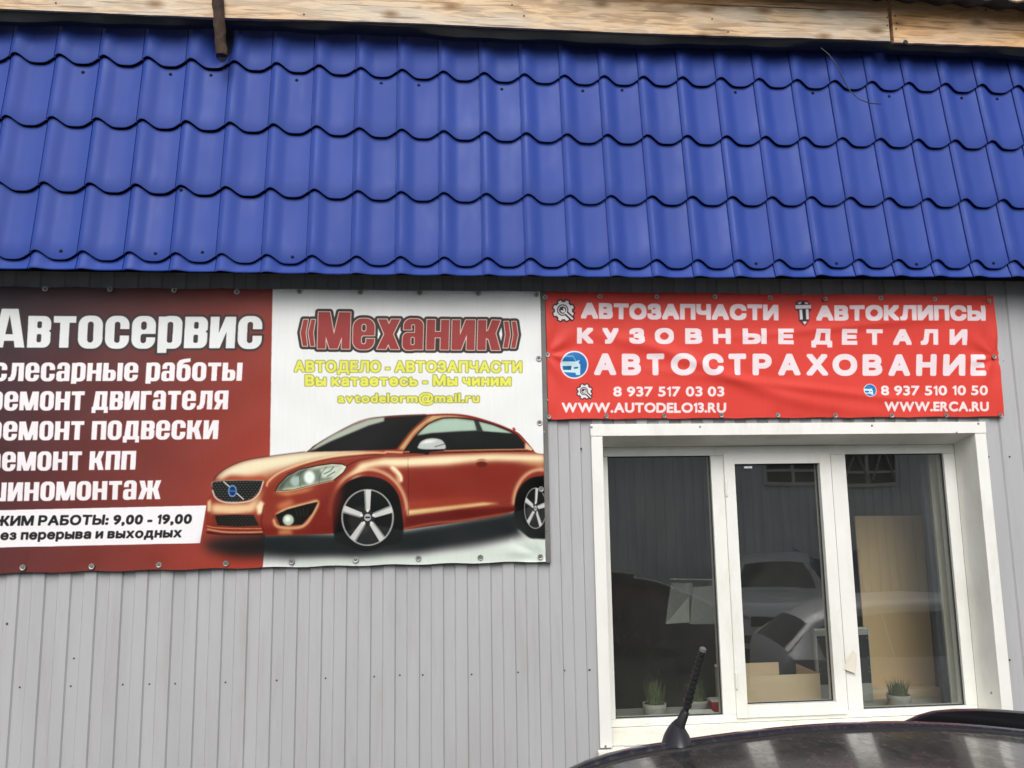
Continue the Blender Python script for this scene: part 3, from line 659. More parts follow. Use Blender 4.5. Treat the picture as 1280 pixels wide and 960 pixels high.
# ground shadow under the car
right = c1.cov([np.array([(331, 300), (760, 300), (760, 760), (327, 760)], float)])
c1.fill(a1((10, 800), (150, 770), (600, 740), (1104, 800))+b1((400, 720), (850, 600), (1010, 560), (1010, 700), (800, 790), (500, 840), (200, 880))+a1((900, 905), (500, 905), (200, 890), (60, 860)), DK, .97, bl=5.5)
c1.fill(b1((-700, 770), (0, 760), (560, 680), (960, 640), (960, 700), (700, 770), (300, 830), (-150, 860), (-640, 860)), (26, 32, 33), 1, bl=3)
c1.fill(b1((-480, 905), (0, 905), (500, 870), (1010, 770), (1010, 960), (-500, 960)), (205, 218, 203), .75, bl=3.0, clip=right)
for q in (((800, 790), (980, 870)), ((850, 730), (975, 850)), ((930, 760), (985, 855))): c1.line(b1(*q), 2, (190, 200, 190), .7, bl=1.2)
# body
RED = (140, 66, 53); CR = (238, 220, 180); CR2 = (196, 178, 132)
body = np.array(spline(a1((42, 560), (50, 535), (68, 520), (72, 470), (82, 438), (100, 405), (170, 355), (270, 315), (410, 290), (630, 262), (680, 225), (790, 165), (900, 105), (1000, 68))+b1((50, 50), (150, 43), (300, 38), (440, 35), (560, 47), (700, 88), (800, 125), (838, 140), (870, 165), (935, 240), (960, 268), (1020, 275)), closed=False, n=6).tolist()+b1((1030, 560), (840, 620), (700, 655), (160, 732))+a1((1040, 700), (800, 752), (560, 762), (400, 766), (372, 748), (180, 755), (50, 748), (36, 715), (36, 640)))
bc = c1.cov([body]); c1.comp((0, 0, c1.W, c1.H), bc, RED)
K = dict(clip=bc)
c1.line(spline(a1((72, 470), (82, 438), (100, 405), (170, 355), (270, 315), (410, 290), (630, 262)), closed=False), 1.2, (40, 30, 30), .8, bl=.5, smooth=False)
# bonnet light
c1.fill(a1((95, 425), (150, 370), (270, 320), (420, 294), (640, 266), (900, 254), (1104, 255), (1000, 268), (780, 292), (600, 335), (480, 375), (400, 405), (300, 420), (180, 400), (110, 432)), (214, 203, 172), .92, bl=2.6, smooth=True, **K)
c1.fill(a1((300, 420), (480, 385), (620, 330), (800, 292), (1000, 275), (700, 330), (480, 400), (400, 470), (395, 430)), (205, 150, 110), .45, bl=3, smooth=True, **K)
c1.fill(a1((100, 432), (230, 412), (370, 405), (395, 430), (380, 440), (90, 440)), (176, 90, 62), .9, bl=1.5, **K)
c1.fill(a1((170, 415), (330, 375), (520, 330), (420, 380), (330, 412)), (170, 84, 60), .7, bl=3, **K)
c1.line(a1((400, 470), (410, 440), (480, 385), (620, 330), (800, 288), (1000, 268), (1104, 268))+b1((60, 262), (160, 265)), 2.0, (232, 196, 150), .9, bl=.6, **K)
c1.line(a1((520, 395), (620, 345), (800, 302), (1000, 282), (1104, 280)), 1.3, (96, 36, 30), .8, bl=.5, **K)
c1.line(a1((880, 345), (960, 310), (1104, 290))+b1((120, 290), (350, 275), (700, 262), (930, 258)), 1.2, (90, 34, 28), .85, bl=.4, **K)
# fender/shoulder cream band
c1.fill(a1((890, 440), (900, 400), (960, 330), (1104, 300))+b1((170, 300), (420, 285), (700, 275), (1010, 280), (1010, 325), (720, 318), (600, 325), (420, 345), (220, 350), (110, 355), (60, 345), (0, 350))+a1((1000, 360), (930, 420)), CR, .95, bl=2.6, **K)
c1.fill(b1((80, 345), (110, 360), (150, 395), (160, 430), (140, 455), (125, 430), (120, 400), (90, 370)), (236, 214, 170), .95, bl=1.5, **K)
c1.fill(b1((820, 330), (1010, 300), (1010, 380), (960, 350), (900, 340)), (212, 180, 130), .5, bl=2, **K)
# door dark zone and lower highlight
c1.fill(b1((150, 380), (400, 355), (700, 335), (900, 345), (860, 520), (640, 560), (190, 600), (165, 540)), (132, 56, 46), .85, bl=5, **K)
c1.fill(b1((185, 612), (400, 590), (640, 565), (745, 572), (600, 590), (400, 620), (185, 648)), (226, 206, 150), 1, bl=1.1, **K)
c1.fill(b1((180, 560), (500, 540), (760, 560), (500, 575), (185, 600)), (172, 84, 60), .7, bl=4, **K)
c1.fill(b1((180, 655), (500, 612), (840, 595), (835, 625), (500, 665), (170, 705)), (112, 40, 36), .9, bl=1.2, **K)
c1.line(b1((160, 726), (330, 690), (520, 672), (830, 622)), 1.8, (214, 170, 130), .85, bl=.8, **K)
c1.line(b1((835, 600), (828, 622), (800, 635)), 2, (240, 220, 190), .9, bl=.6, **K)
c1.line(b1((190, 300), (194, 640)), .7, (80, 34, 28), .7, bl=.2, smooth=False, **K); c1.line(b1((676, 580), (830, 540), (850, 420)), .6, (100, 44, 36), .5, bl=.3, **K)
c1.fill(a1((112, 420), (160, 372), (270, 324), (420, 297), (640, 268), (860, 257), (1000, 260), (820, 280), (620, 312), (480, 352), (380, 385), (300, 402), (190, 396), (130, 425)), (230, 222, 192), .8, bl=2.2, smooth=True, **K)
c1.fill(a1((905, 430), (915, 400), (965, 340), (1104, 312))+b1((170, 308), (420, 292), (700, 283), (1010, 288), (1010, 312), (720, 305), (560, 312), (420, 332), (220, 340), (60, 335), (0, 335))+a1((1000, 352), (935, 410)), (240, 226, 190), .75, bl=2.0, **K)
c1.line(b1((90, 352), (120, 372), (148, 410), (150, 440)), 3.0, (248, 232, 200), .9, bl=.8, **K)
c1.fill(a1((90, 585), (180, 590), (300, 585), (340, 560), (310, 612), (200, 626), (80, 616)), (236, 214, 176), .85, bl=1.6, **K)
# windscreen + side glass
c1.fill(a1((640, 262), (700, 222), (800, 165), (900, 112), (1010, 74), (1104, 58))+b1((150, 50), (310, 42), (320, 48), (240, 110), (180, 180), (125, 245), (0, 252)), (40, 40, 40), 1, bl=.4)
c1.fill(a1((650, 258), (700, 218), (800, 160), (910, 104), (1010, 68), (1104, 52), (1104, 78), (1010, 104), (900, 150), (780, 200), (690, 246)), (178, 186, 172), .95, bl=.8)
c1.line(a1((640, 262), (740, 190), (900, 102), (1000, 64), (1104, 50))+b1((150, 43), (300, 37)), 1.0, (60, 56, 50), .8, bl=.3)
c1.fill(b1((318, 40), (200, 150), (130, 245), (165, 250), (225, 160), (300, 90), (400, 55), (560, 55), (440, 38)), (200, 178, 130), .9, bl=1.2)
c1.line(b1((330, 44), (240, 110), (180, 180), (128, 246)), 2.2, (150, 60, 44), .8, bl=.7)
c1.line(b1((300, 44), (440, 38), (560, 50), (700, 90), (800, 130), (850, 165)), 2.0, (128, 46, 40), .9, bl=.5)
side = b1((168, 258), (200, 210), (260, 140), (330, 85), (400, 62), (480, 60), (590, 72), (700, 100), (800, 140), (850, 170), (885, 215), (888, 244), (700, 246), (400, 252))
c1.fill(side, (44, 46, 44), 1, bl=.3)
sc_ = c1.cov([np.array(side, float)])
c1.fill(b1((240, 165), (300, 100), (400, 62), (480, 60), (590, 74), (606, 138), (480, 142), (330, 155)), (176, 196, 180), .95, bl=1.2, clip=sc_)
c1.fill(b1((612, 80), (700, 102), (790, 138), (825, 155), (640, 142)), (176, 196, 180), .95, bl=.8, clip=sc_)
c1.fill(b1((240, 168), (330, 150), (600, 136), (830, 154), (900, 250), (160, 262)), (38, 40, 40), .9, bl=.6, clip=sc_)
c1.fill(b1((585, 70), (612, 78), (636, 142), (608, 142)), (60, 64, 60), 1, bl=.3)
c1.line(b1((160, 262), (400, 256), (700, 249), (900, 246)), 1.2, (176, 150, 110), .9, bl=.3); c1.line(b1((160, 270), (400, 266), (940, 256)), 1.0, (70, 30, 26), .9, bl=.3)
c1.line(b1((165, 260), (205, 205), (262, 138), (332, 83), (400, 60), (480, 58), (590, 70), (700, 98), (800, 138), (850, 168), (886, 215)), .9, (20, 20, 20), .9, bl=.2)
c1.fill(b1((895, 205), (940, 250), (930, 256), (892, 244)), (225, 205, 170), .9, bl=.6)
c1.fill(b1((814, 122), (825, 115), (836, 128), (830, 142)), (150, 50, 44), 1, bl=.3)
# mirror
c1.fill(b1((255, 242), (253, 222), (275, 195), (330, 180), (385, 188), (410, 212), (412, 244), (340, 250)), (186, 190, 186), 1, bl=.5, smooth=True)
c1.fill(b1((265, 215), (300, 192), (370, 192), (330, 206)), (240, 240, 238), .8, bl=1); c1.line(b1((350, 232), (410, 215)), 1.2, (90, 90, 88), .8, bl=.3)
c1.fill(b1((200, 252), (400, 246), (410, 256), (320, 262), (310, 280), (280, 272), (200, 268)), (30, 28, 28), 1, bl=.3)
c1.ell(*[(470+632/4.8, 510+331/4.8)], 7, 5, (104, 46, 38), .9, bl=.8); c1.line(b1((600, 322), (632, 314), (668, 322)), 1.8, (190, 150, 110), 1, bl=.4)
# wheel arches
def arch(cx, cy, rx, ry, lit=True):
    if lit:
        a = np.linspace(-pi*1.02, -.05, 24); P = np.stack([cx+(rx+5)*np.cos(a), cy+(ry+6)*np.sin(a)], 1); c1.line(P, 4.5, (222, 190, 150), .8, bl=1.4, smooth=False, **K)
        P = np.stack([cx+(rx+1.5)*np.cos(a), cy+(ry+2)*np.sin(a)], 1); c1.line(P, 3, (140, 60, 48), .9, bl=.8, smooth=False, **K)
cxw, cyw = 250+1004/4.8, 510+655/4.8
arch(cxw+1, cyw-6, 43, 48)
c1.fill([(cxw-42, cyw+22), (cxw-43, cyw-10), (cxw-36, cyw-33), (cxw-20, cyw-47), (cxw, cyw-51), (cxw+22, cyw-46), (cxw+37, cyw-30), (cxw+43, cyw-5), (cxw+44, cyw+22), (cxw+30, cyw+34), (cxw-30, cyw+34)], (22, 24, 24), 1, bl=.7, smooth=True)
cxr, cyr = 470+955/4.8, 510+600/4.8
arch(cxr+6, cyr-6, 28, 36)
c1.fill([(cxr-26, cyr+14), (cxr-24, cyr-16), (cxr-12, cyr-34), (cxr+6, cyr-40), (cxr+30, cyr-36), (cxr+30, cyr+30), (cxr, cyr+38), (cxr-14, cyr+32)], (22, 24, 24), 1, bl=.7, smooth=True)
def wheel(cx, cy, rx, ry, ph=0):
    c1.ell((cx-1.5, cy), rx*1.17, ry*1.17, (20, 22, 22)); c1.ell((cx, cy), rx, ry, (150, 152, 150)); c1.ell((cx, cy), rx*.93, ry*.95, (34, 36, 36)); c1.ell((cx-rx*.3, cy+.1*ry), rx*.42, ry*.5, (70, 66, 62), .6, bl=1.4)
    for k in range(5):
        a = -pi/2+2*pi*k/5+ph; u_ = np.array([cos(a)*rx, sin(a)*ry]); v_ = np.array([-sin(a)*rx, cos(a)*ry]); c = np.array([cx, cy])
        c1.fill([c+u_*.15+v_*.09, c+u_*.97+v_*.135, c+u_*.97-v_*.135, c+u_*.15-v_*.09], (196, 196, 192)); c1.line([c+u_*.2-v_*.07, c+u_*.95-v_*.10], rx*.05, (120, 122, 120), .8, smooth=False)
    c1.ell((cx, cy), rx*.26, ry*.26, (60, 62, 62)); 
    for k in range(5):
        a = -pi/2+2*pi*(k)/5; c1.ell((cx+cos(a)*rx*.24, cy+sin(a)*ry*.24), rx*.055, ry*.055, (215, 215, 212))
    c1.ell((cx, cy), rx*.13, ry*.13, (175, 176, 174)); c1.line([(cx-rx*.09, cy), (cx+rx*.09, cy)], rx*.06, (50, 52, 60), smooth=False)
wheel(cxw, cyw, 33, 35.5); wheel(cxr, cyr, 14.2, 25.8, .12)
c1.fill(a1((40, 700), (370, 700), (560, 720), (800, 700), (800, 760), (400, 772), (40, 750)), (104, 38, 30), .55, bl=3, **K)
c1.fill(a1((700, 560), (820, 470), (850, 520), (800, 745), (640, 745)), (96, 36, 30), .5, bl=3.5, **K)
c1.fill(b1((170, 640), (500, 600), (850, 585), (850, 640), (160, 735)), (92, 34, 28), .5, bl=2, **K)
# head lamp
hl = a1((450, 498), (470, 460), (520, 408), (600, 365), (700, 345), (790, 332), (850, 335), (880, 350), (860, 385), (800, 432), (700, 455), (560, 490))
c1.fill(hl, (206, 208, 186), 1); hc = c1.cov([np.array(hl, float)]); c1.fill(a1((470, 490), (500, 440), (580, 385), (760, 350), (850, 345), (780, 430), (600, 470)), (96, 112, 100), .8, bl=1.6, clip=hc)
c1.ell((250+570/4.8, 510+435/4.8), 6, 7, (170, 188, 178), .9, bl=1, clip=hc); c1.ell((250+655/4.8, 510+415/4.8), 7, 8.5, (205, 216, 208), .95, bl=1, clip=hc); c1.ell((250+655/4.8, 510+415/4.8), 3, 4, (120, 140, 130), .6, bl=.6, clip=hc); c1.fill(a1((720, 365), (850, 345), (800, 410), (730, 420)), (214, 220, 206), .8, bl=1, clip=hc); c1.line(a1((740, 395), (780, 375), (800, 350)), 1, (60, 66, 60), .8, clip=hc); c1.line(a1((760, 410), (810, 380)), 1, (60, 66, 60), .8, clip=hc, smooth=False)
c1.fill(a1((452, 498), (470, 462), (520, 412), (600, 370), (560, 405), (510, 450), (490, 492)), (70, 80, 72), .75, bl=1.0, clip=hc); c1.fill(a1((600, 366), (700, 347), (640, 372), (560, 420)), (60, 66, 60), .6, bl=1.0, clip=hc); c1.ell((250+655/4.8, 510+415/4.8), 5.2, 6.4, (236, 240, 236), .8, bl=1.2, clip=hc); c1.line(a1((600, 470), (600, 400), (640, 365)), .9, (70, 76, 70), .7, clip=hc); c1.line(a1((712, 450), (720, 400), (760, 350)), .9, (80, 86, 80), .7, clip=hc)
c1.line(hl+hl[:1], 1.3, (40, 32, 30), .9, smooth=False, bl=.2); c1.line(a1((455, 500), (560, 492), (700, 457), (800, 434)), 1.2, (220, 200, 160), .8, bl=.3)
# below lamp highlights
c1.fill(a1((430, 505), (560, 500), (700, 470), (640, 500), (520, 525)), (216, 168, 120), .75, bl=1.6, **K)
c1.fill(a1((460, 580), (540, 545), (570, 570), (520, 600), (465, 605)), (216, 150, 110), .7, bl=2.4, **K)
c1.fill(a1((700, 470), (860, 440), (840, 560), (790, 740), (640, 745), (700, 620)), (128, 54, 44), .6, bl=4, **K)
# grille
gr_ = a1((72, 470), (84, 440), (230, 432), (376, 434), (352, 500), (310, 545), (240, 562), (150, 560), (90, 530)); c1.fill(gr_, (34, 36, 36)); gc = c1.cov([np.array(gr_, float)])
for j in range(9):
    for i in range(16):
        X, Y_ = 80+i*20+(j % 2)*10, 445+j*14; c1.ell((250+X/4.8, 510+Y_/4.8), 1.5, 1.0, (92, 94, 88), .8, clip=gc, n=8)
c1.line(a1((72, 470), (84, 440), (230, 433), (376, 434)), 1.2, (150, 140, 120), .9, bl=.3); c1.line(a1((74, 490), (95, 538), (150, 564), (240, 566), (312, 550), (356, 505), (380, 436)), 1.7, (205, 205, 200), .95, bl=.4)
c1.line(a1((140, 440), (262, 548)), 1.4, (205, 205, 205), smooth=False); c1.ell((250+194/4.8, 510+497/4.8), 5.6, 7.6, (110, 140, 176)); c1.ell((250+194/4.8, 510+497/4.8), 3.9, 5.6, (40, 58, 92)); c1.line(a1((176, 497), (212, 497)), 3, (60, 100, 160), smooth=False)
c1.fill(a1((80, 572), (150, 575), (280, 574), (345, 530), (390, 470), (350, 560), (330, 620), (200, 640), (70, 630), (60, 580)), (222, 190, 150), .9, bl=2.4, **K)
c1.fill(a1((45, 560), (66, 545), (64, 620), (44, 620)), (228, 200, 160), .9, bl=1, **K); c1.fill(a1((335, 590), (362, 552), (384, 572), (372, 630), (345, 640)), (240, 222, 186), .95, bl=1.2, **K)
c1.line(a1((385, 580), (372, 640), (368, 700), (385, 745)), 1.6, (100, 38, 32), .8, bl=.5, **K)
c1.fill(a1((70, 640), (200, 634), (320, 636), (370, 712), (220, 716), (80, 704)), (120, 62, 50), .9, bl=.6, **K); lg = a1((88, 645), (200, 640), (320, 642), (352, 704), (220, 710), (104, 702)); c1.fill(lg, (38, 36, 34)); lc = c1.cov([np.array(lg, float)])
for j in range(5):
    for i in range(13): c1.ell((250+(95+i*20+(j % 2)*10)/4.8, 510+(650+j*13)/4.8), 1.4, .9, (74, 70, 62), .8, clip=lc, n=8)
c1.line(a1((40, 705), (90, 716), (220, 722), (370, 722)), 1.2, (214, 160, 120), .9, bl=.4, **K); c1.line(a1((40, 725), (150, 742), (280, 744), (375, 742)), 1.6, (224, 180, 140), .95, bl=.6, **K); c1.line(a1((36, 745), (150, 757), (380, 757)), 1.8, (40, 20, 18), .9, bl=.4)
# fog lamp
c1.line(a1((440, 665), (470, 712), (610, 710), (680, 630), (705, 560), (640, 572), (520, 605), (455, 640)), 3.2, (226, 196, 150), .85, bl=1.0, **K)
c1.fill(a1((452, 640), (520, 608), (640, 576), (708, 562), (672, 630), (610, 698), (480, 704)), (36, 36, 34), 1, bl=.3); c1.ell((250+528/4.8, 510+670/4.8), 7, 7, (176, 190, 170), 1, bl=.6); c1.ell((250+524/4.8, 510+664/4.8), 3.5, 3.5, (226, 232, 220), .9, bl=.8)
for k in range(4): c1.line(a1((570+k*24, 600), (585+k*20, 650)), .8, (80, 80, 74), .7, smooth=False)
c1.fill(a1((470, 730), (540, 728), (560, 755), (470, 757)), (220, 170, 120), .7, bl=1.8, **K)
# the print is contrasty where the car is
pm_ = np.clip(blur(bc, 1.0)+c1.cov([np.array(side, float)])+c1.cov([[(cxw-50, cyw-52), (cxw+52, cyw-52), (cxw+52, cyw+46), (cxw-50, cyw+46)]]), 0, 1)[..., None] if False else np.clip(blur(bc, 1.0), 0, 1)[..., None]
ctr = np.clip((c1.im-.47)*1.18+.438, 0, 1); c1.im = c1.im*(1-pm_)+ctr*pm_
# lettering, left part
c1_out = [(2.6, (58, 52, 54), .95, .8), (0, (228, 230, 228), 1, 0)]
heavy(c1, 'Автосервис', (-9, 434.2), (326.5, 435.6), 39.6, c1_out, slant=.05)
W1 = [(0, (242, 236, 238), 1, 0)]
heavy(c1, 'слесарные работы', (-9.5, 476.2), (302, 476), 22.8, W1, slant=.06)
heavy(c1, 'ремонт двигателя', (-14.5, 513), (284.5, 511.6), 23.5, W1, slant=.06)
heavy(c1, 'ремонт подвески', (-16, 550.3), (272, 548.6), 23.5, W1, slant=.06)
heavy(c1, 'ремонт кпп', (-17.5, 588.5), (169, 586.8), 23.5, W1, slant=.06)
heavy(c1, 'шиномонтаж', (-20, 626.6), (200.5, 623.6), 23.5, W1, slant=.06)
BK = [(0, (36, 34, 36), 1, 0)]
text(c1, 'РЕЖИМ РАБОТЫ: 9,00 - 19,00', (-32, 657.6), (239, 654.4), 12.0, .72, BK, slant=.14, track=.20)
text(c1, 'без перерыва и выходных', (-12, 675), (226.5, 671.4), 11.4, .68, BK, slant=.12, track=.20)
# lettering, right part
MX = [(3.9, (58, 52, 50), 1, 0), (.95, (226, 206, 190), 1, 0), (0, (150, 60, 58), 1, 0)]
heavy(c1, '«Механик»', (375, 435.6), (646.5, 437.8), 37.5, MX, slant=.03, gap=.10)
YL = [(.9, (150, 150, 92), 1, 0), (0, (228, 228, 92), 1, 0)]
text(c1, 'АВТОДЕЛО - АВТОЗАПЧАСТИ', (367.5, 465), (652, 465.6), 13.6, .85, YL, track=.22)
text(c1, 'Вы катаетесь - Мы чиним', (381, 482.4), (638.5, 482.4), 13.2, .85, YL, track=.24)
text(c1, 'avtodelorm@mail.ru', (422, 503.2), (598.5, 503.0), 11.6, .62, YL, track=.20)
IM1 = c1.image('service_print')

# ---- right banner artwork
BD2 = DW-.020
c2 = Canvas(.486, 2.606, .378, .950, BD2, 620, (218, 70, 60))
WT = [(0, (240, 222, 226), 1, 0)]
text(c2, 'АВТОЗАПЧАСТИ', (726, 398.4), (973.3, 400.6), 19.0, 1.75, WT, track=.22, sq=True)
text(c2, 'АВТОКЛИПСЫ', (1020.8, 400.7), (1231.6, 401.3), 18.6, 1.75, WT, track=.22, sq=True)
def letters(cv, seq, y0, y1, hgt, bold, specs, sq=False):
    for ch, x0, x1 in seq:
        y = y0+(y1-y0)*(x0-700)/500; text(cv, ch, (x0, y), (x1, y), hgt, bold, specs, sq=sq)
Z5 = lambda x: 670+x/4.267
Z6 = lambda x: 960+x/4.
letters(c2, [(c, Z5(a), Z5(b)) for c, a, b in (('К', 218, 306), ('У', 355, 441), ('З', 497, 581), ('О', 634, 736), ('В', 795, 886), ('Н', 943, 1038), ('Ы', 1100, 1228))]+[(c, Z6(a), Z6(b)) for c, a, b in (('Е', 49, 128), ('Д', 217, 323), ('Е', 370, 448), ('Т', 493, 576), ('А', 627, 719), ('Л', 762, 848), ('И', 904, 994))], 429.3, 431.4, 18.8, 1.7, WT, True)
letters(c2, [(c, Z5(a), Z5(b)) for c, a, b in (('А', 310, 429), ('В', 458, 561), ('Т', 591, 684), ('О', 719, 853), ('С', 884, 999), ('Т', 1024, 1119), ('Р', 1152, 1254))]+[(c, Z6(a), Z6(b)) for c, a, b in (('А', 48, 161), ('Х', 190, 301), ('О', 323, 449), ('В', 474, 574), ('А', 603, 713), ('Н', 741, 843), ('И', 874, 986), ('Е', 1011, 1089))], 468.7, 469.8, 25.8, 2.3, WT)
WN = [(0, (244, 226, 226), 1, 0)]
text(c2, '8 937 517 03 03', (766.6, 495.4), (905.2, 495.4), 12.4, .65, WN, track=.17); text(c2, '8 937 510 10 50', (1101.3, 493.9), (1234.4, 493.9), 12.2, .65, WN, track=.17)
text(c2, 'WWW.AUTODELO13.RU', (702, 515.4), (907.6, 515.6), 12.4, .75, WN, track=.17); text(c2, 'WWW.ERCA.RU', (1105.2, 513.9), (1235.8, 513.9), 12.0, .75, WN, track=.17)
def gear(cx, cy, R, white=(232, 226, 226)):
    def ring(r0, r1, w0):
        P = []
        for k in range(8):
            a = pi/8+k*pi/4
            for da, r in ((-.22, r0), (-.15, r1), (.15, r1), (.22, r0)): P.append((cx+r*cos(a+da*w0), cy+r*sin(a+da*w0)))
        return P
    c2.fill(ring(R*.93, R*1.10, 1.35), (44, 26, 34), 1, bl=.3); c2.fill(ring(R*.80, R*.98, 1.0), white, 1)
    c2.line([(cx+R*.2, cy+R*.2), (cx+R*.92, cy+R*.86)], R*.44, (44, 30, 38), smooth=False)
    c2.ell((cx-R*.08, cy-R*.05), R*.52, R*.52, (44, 40, 50)); c2.ell((cx-R*.08, cy-R*.05), R*.43, R*.43, white); c2.ell((cx-R*.08, cy-R*.05), R*.33, R*.33, (50, 44, 52)); c2.ell((cx-R*.06, cy-R*.03), R*.22, R*.22, white); c2.fill([(cx-R*.35, cy-R*.3), (cx-R*.1, cy-R*.35), (cx, cy-R*.02), (cx-R*.3, cy-R*.05)], (60, 46, 52))
    c2.line([(cx+R*.12, cy+R*.12), (cx+R*.86, cy+R*.80)], R*.17, white, smooth=False)
gear(704.3, 388.4, 13.6); gear(730.8, 489, 9.6)
def badge(cx, cy, R):
    c2.ell((cx, cy), R, R, (240, 226, 234)); c2.ell((cx, cy), R*.90, R*.90, (40, 112, 176))
    P = lambda *q: [(cx+x*R, cy+y*R) for x, y in q]
    cl = c2.cov([np.array([(cx+cos(a)*R*.9, cy+sin(a)*R*.9) for a in np.linspace(0, 2*pi, 40, endpoint=False)])])
    lt = (206, 232, 240)
    c2.line(P((-.75, -.60), (-.1, -.60), (.05, -.35), (.1, -.2)), R*.07, (120, 180, 214), clip=cl, smooth=False)
    c2.fill(P((-.95, -.25), (.05, -.22), (.36, -.34), (.34, -.22), (.28, -.18), (.42, .0), (.42, .72), (.12, .72), (.08, .56), (-.8, .5), (-.95, .3)), lt, clip=cl)
    c2.fill(P((-.85, .08), (-.2, .08), (-.24, .36), (-.8, .36)), (30, 96, 140), clip=cl); c2.fill(P((-.05, .18), (.28, .14), (.24, .26), (-.02, .28)), (40, 92, 130), clip=cl)
badge(718, 455.8, 17.5); badge(1087.6, 487.6, 8.2)
cl = (44, 36, 44)
c2.fill([(997, 376), (1010, 375.5), (1014, 382), (1015, 387), (1011.5, 390), (1012, 400), (1006, 407.5), (999, 401), (998.5, 389), (994, 386), (994.5, 381)], (70, 40, 50), .9, bl=.7)
wt = (222, 220, 226)
c2.fill([(994.8, 381), (1014.4, 380.6), (1014.6, 385.2), (994.8, 385.6)], wt); c2.fill([(999.8, 386.5), (1003.3, 386.4), (1004, 399), (1000.3, 399.3)], wt); c2.fill([(1007.8, 386.2), (1011.2, 386), (1011.6, 398.8), (1008.2, 399)], wt)
c2.fill([(998, 378), (1002.5, 376.8), (1001.5, 379.6), (998.5, 380)], wt); c2.fill([(1006.5, 376.8), (1011, 378), (1010.4, 380), (1006.8, 379.6)], wt); c2.fill([(1003.7, 386.4), (1007.5, 386.2), (1007.9, 399), (1004.3, 399)], (40, 42, 48)); c2.fill([(1003.6, 401.6), (1009.2, 401.6), (1006, 405.8)], (240, 226, 228))
IM2 = c2.image('parts_print')

def print_mat(name, im, rough):
    m = bpy.data.materials.new(name); m.use_nodes = True; n = m.node_tree.nodes; L = m.node_tree.links; b = n['Principled BSDF']
    b.inputs['Roughness'].default_value = rough; b.inputs['Specular IOR Level'].default_value = .16
    tx = n.new('ShaderNodeTexImage'); tx.image = im; tx.interpolation = 'Cubic'; tx.extension = 'EXTEND'
    uv = n.new('ShaderNodeUVMap'); uv.uv_map = 'UVMap'; L.new(uv.outputs[0], tx.inputs[0])
    g = n.new('ShaderNodeNewGeometry'); mp = n.new('ShaderNodeMapping'); mp.inputs['Scale'].default_value = (14, 1, 1.2); L.new(g.outputs['Position'], mp.inputs[0])
    nz = n.new('ShaderNodeTexNoise'); nz.inputs['Scale'].default_value = 6; nz.inputs['Detail'].default_value = 5; L.new(mp.outputs[0], nz.inputs['Vector'])
    r = n.new('ShaderNodeMapRange'); r.inputs['From Min'].default_value = .3; r.inputs['From Max'].default_value = .7; r.inputs['To Min'].default_value = PB*.975; r.inputs['To Max'].default_value = PB*1.015; L.new(nz.outputs['Fac'], r.inputs[0])
    vm = n.new('ShaderNodeVectorMath'); vm.operation = 'SCALE'; L.new(tx.outputs[0], vm.inputs[0]); L.new(r.outputs[0], vm.inputs['Scale']); L.new(vm.outputs[0], b.inputs['Base Color'])
    wv = n.new('ShaderNodeTexNoise'); wv.inputs['Scale'].default_value = 900; L.new(g.outputs['Position'], wv.inputs['Vector']); bp = n.new('ShaderNodeBump'); bp.inputs['Distance'].default_value = .00025; L.new(wv.outputs['Fac'], bp.inputs['Height']); L.new(bp.outputs[0], b.inputs['Normal'])
    return m
PB = .90
def sheet(name, c, corners, disp, m, label, cat, nx=150, nz=80, thick=.0012):
    """vinyl sheet with relief: corners tl,tr,br,bl as (x, z)"""
    tl, tr, br, bl_ = [np.array(q, float) for q in corners]; V = []; UV = []; F = []
    for j in range(nz+1):
        v = j/nz
        for i in range(nx+1):
            u = i/nx; p = (tl*(1-u)+tr*u)*(1-v)+(bl_*(1-u)+br*u)*v
            d, dx, dz = disp(p[0], p[1], u, v); V.append((p[0]+dx, c.depth-DW-d, p[1]+dz+EYE)); UV.append(((p[0]-c.x0)/(c.x1-c.x0), (p[1]-c.z0)/(c.z1-c.z0)))
    for j in range(nz):
        for i in range(nx): a = j*(nx+1)+i; F.append((a, a+nx+1, a+nx+2, a+1))
    me = bpy.data.meshes.new('sheet'); me.from_pydata(V, [], F); me.materials.append(m); ul = me.uv_layers.new(name='UVMap')
    for l in me.loops: ul.data[l.index].uv = UV[l.vertex_index]
    for p in me.polygons: p.use_smooth = True
    root = empty(name, (0, 0, 0), label, cat); o = bpy.data.objects.new('sheet', me); COL.objects.link(o); o.parent = root
    # rolled hem: thin rim behind the edge
    idx = [i for i in range(nx+1)]+[j*(nx+1)+nx for j in range(1, nz+1)]+[nz*(nx+1)+i for i in range(nx-1, -1, -1)]+[j*(nx+1) for j in range(nz-1, 0, -1)]
    hem = MB(); n = len(idx); VV = [V[i] for i in idx]+[(V[i][0], V[i][1]+.007, V[i][2]) for i in idx]; hem.add(VV, [(k, (k+1) % n, n+(k+1) % n, n+k) for k in range(n)])
    return root, hem
eyelet = MB().lathe([(.0062, -.0015), (.0085, -.0032), (.0125, -.0030), (.0140, .0005)], 18, axis='Y').build('eyelet', M_zinc, None, smooth=True)
ehole = MB().lathe([(0, -.0052), (.0030, -.0050), (.0052, -.0030), (.0066, -.0010)], 12, axis='Y').build('screw', M_rim, None, smooth=True)
COL.objects.unlink(eyelet); COL.objects.unlink(ehole)
def eyelets(root, lst, depth, sc_=.88):
    for px, py in lst:
        p = at(px, py, depth-.002); e_ = bpy.data.objects.new('eyelet', eyelet.data); COL.objects.link(e_); e_.parent = root; e_.location = p; e_.scale = (sc_,)*3; e_.rotation_euler = (random.uniform(-.12, .12), random.uniform(0, 6), random.uniform(-.12, .12))
        h = bpy.data.objects.new('screw', ehole.data); COL.objects.link(h); h.parent = e_
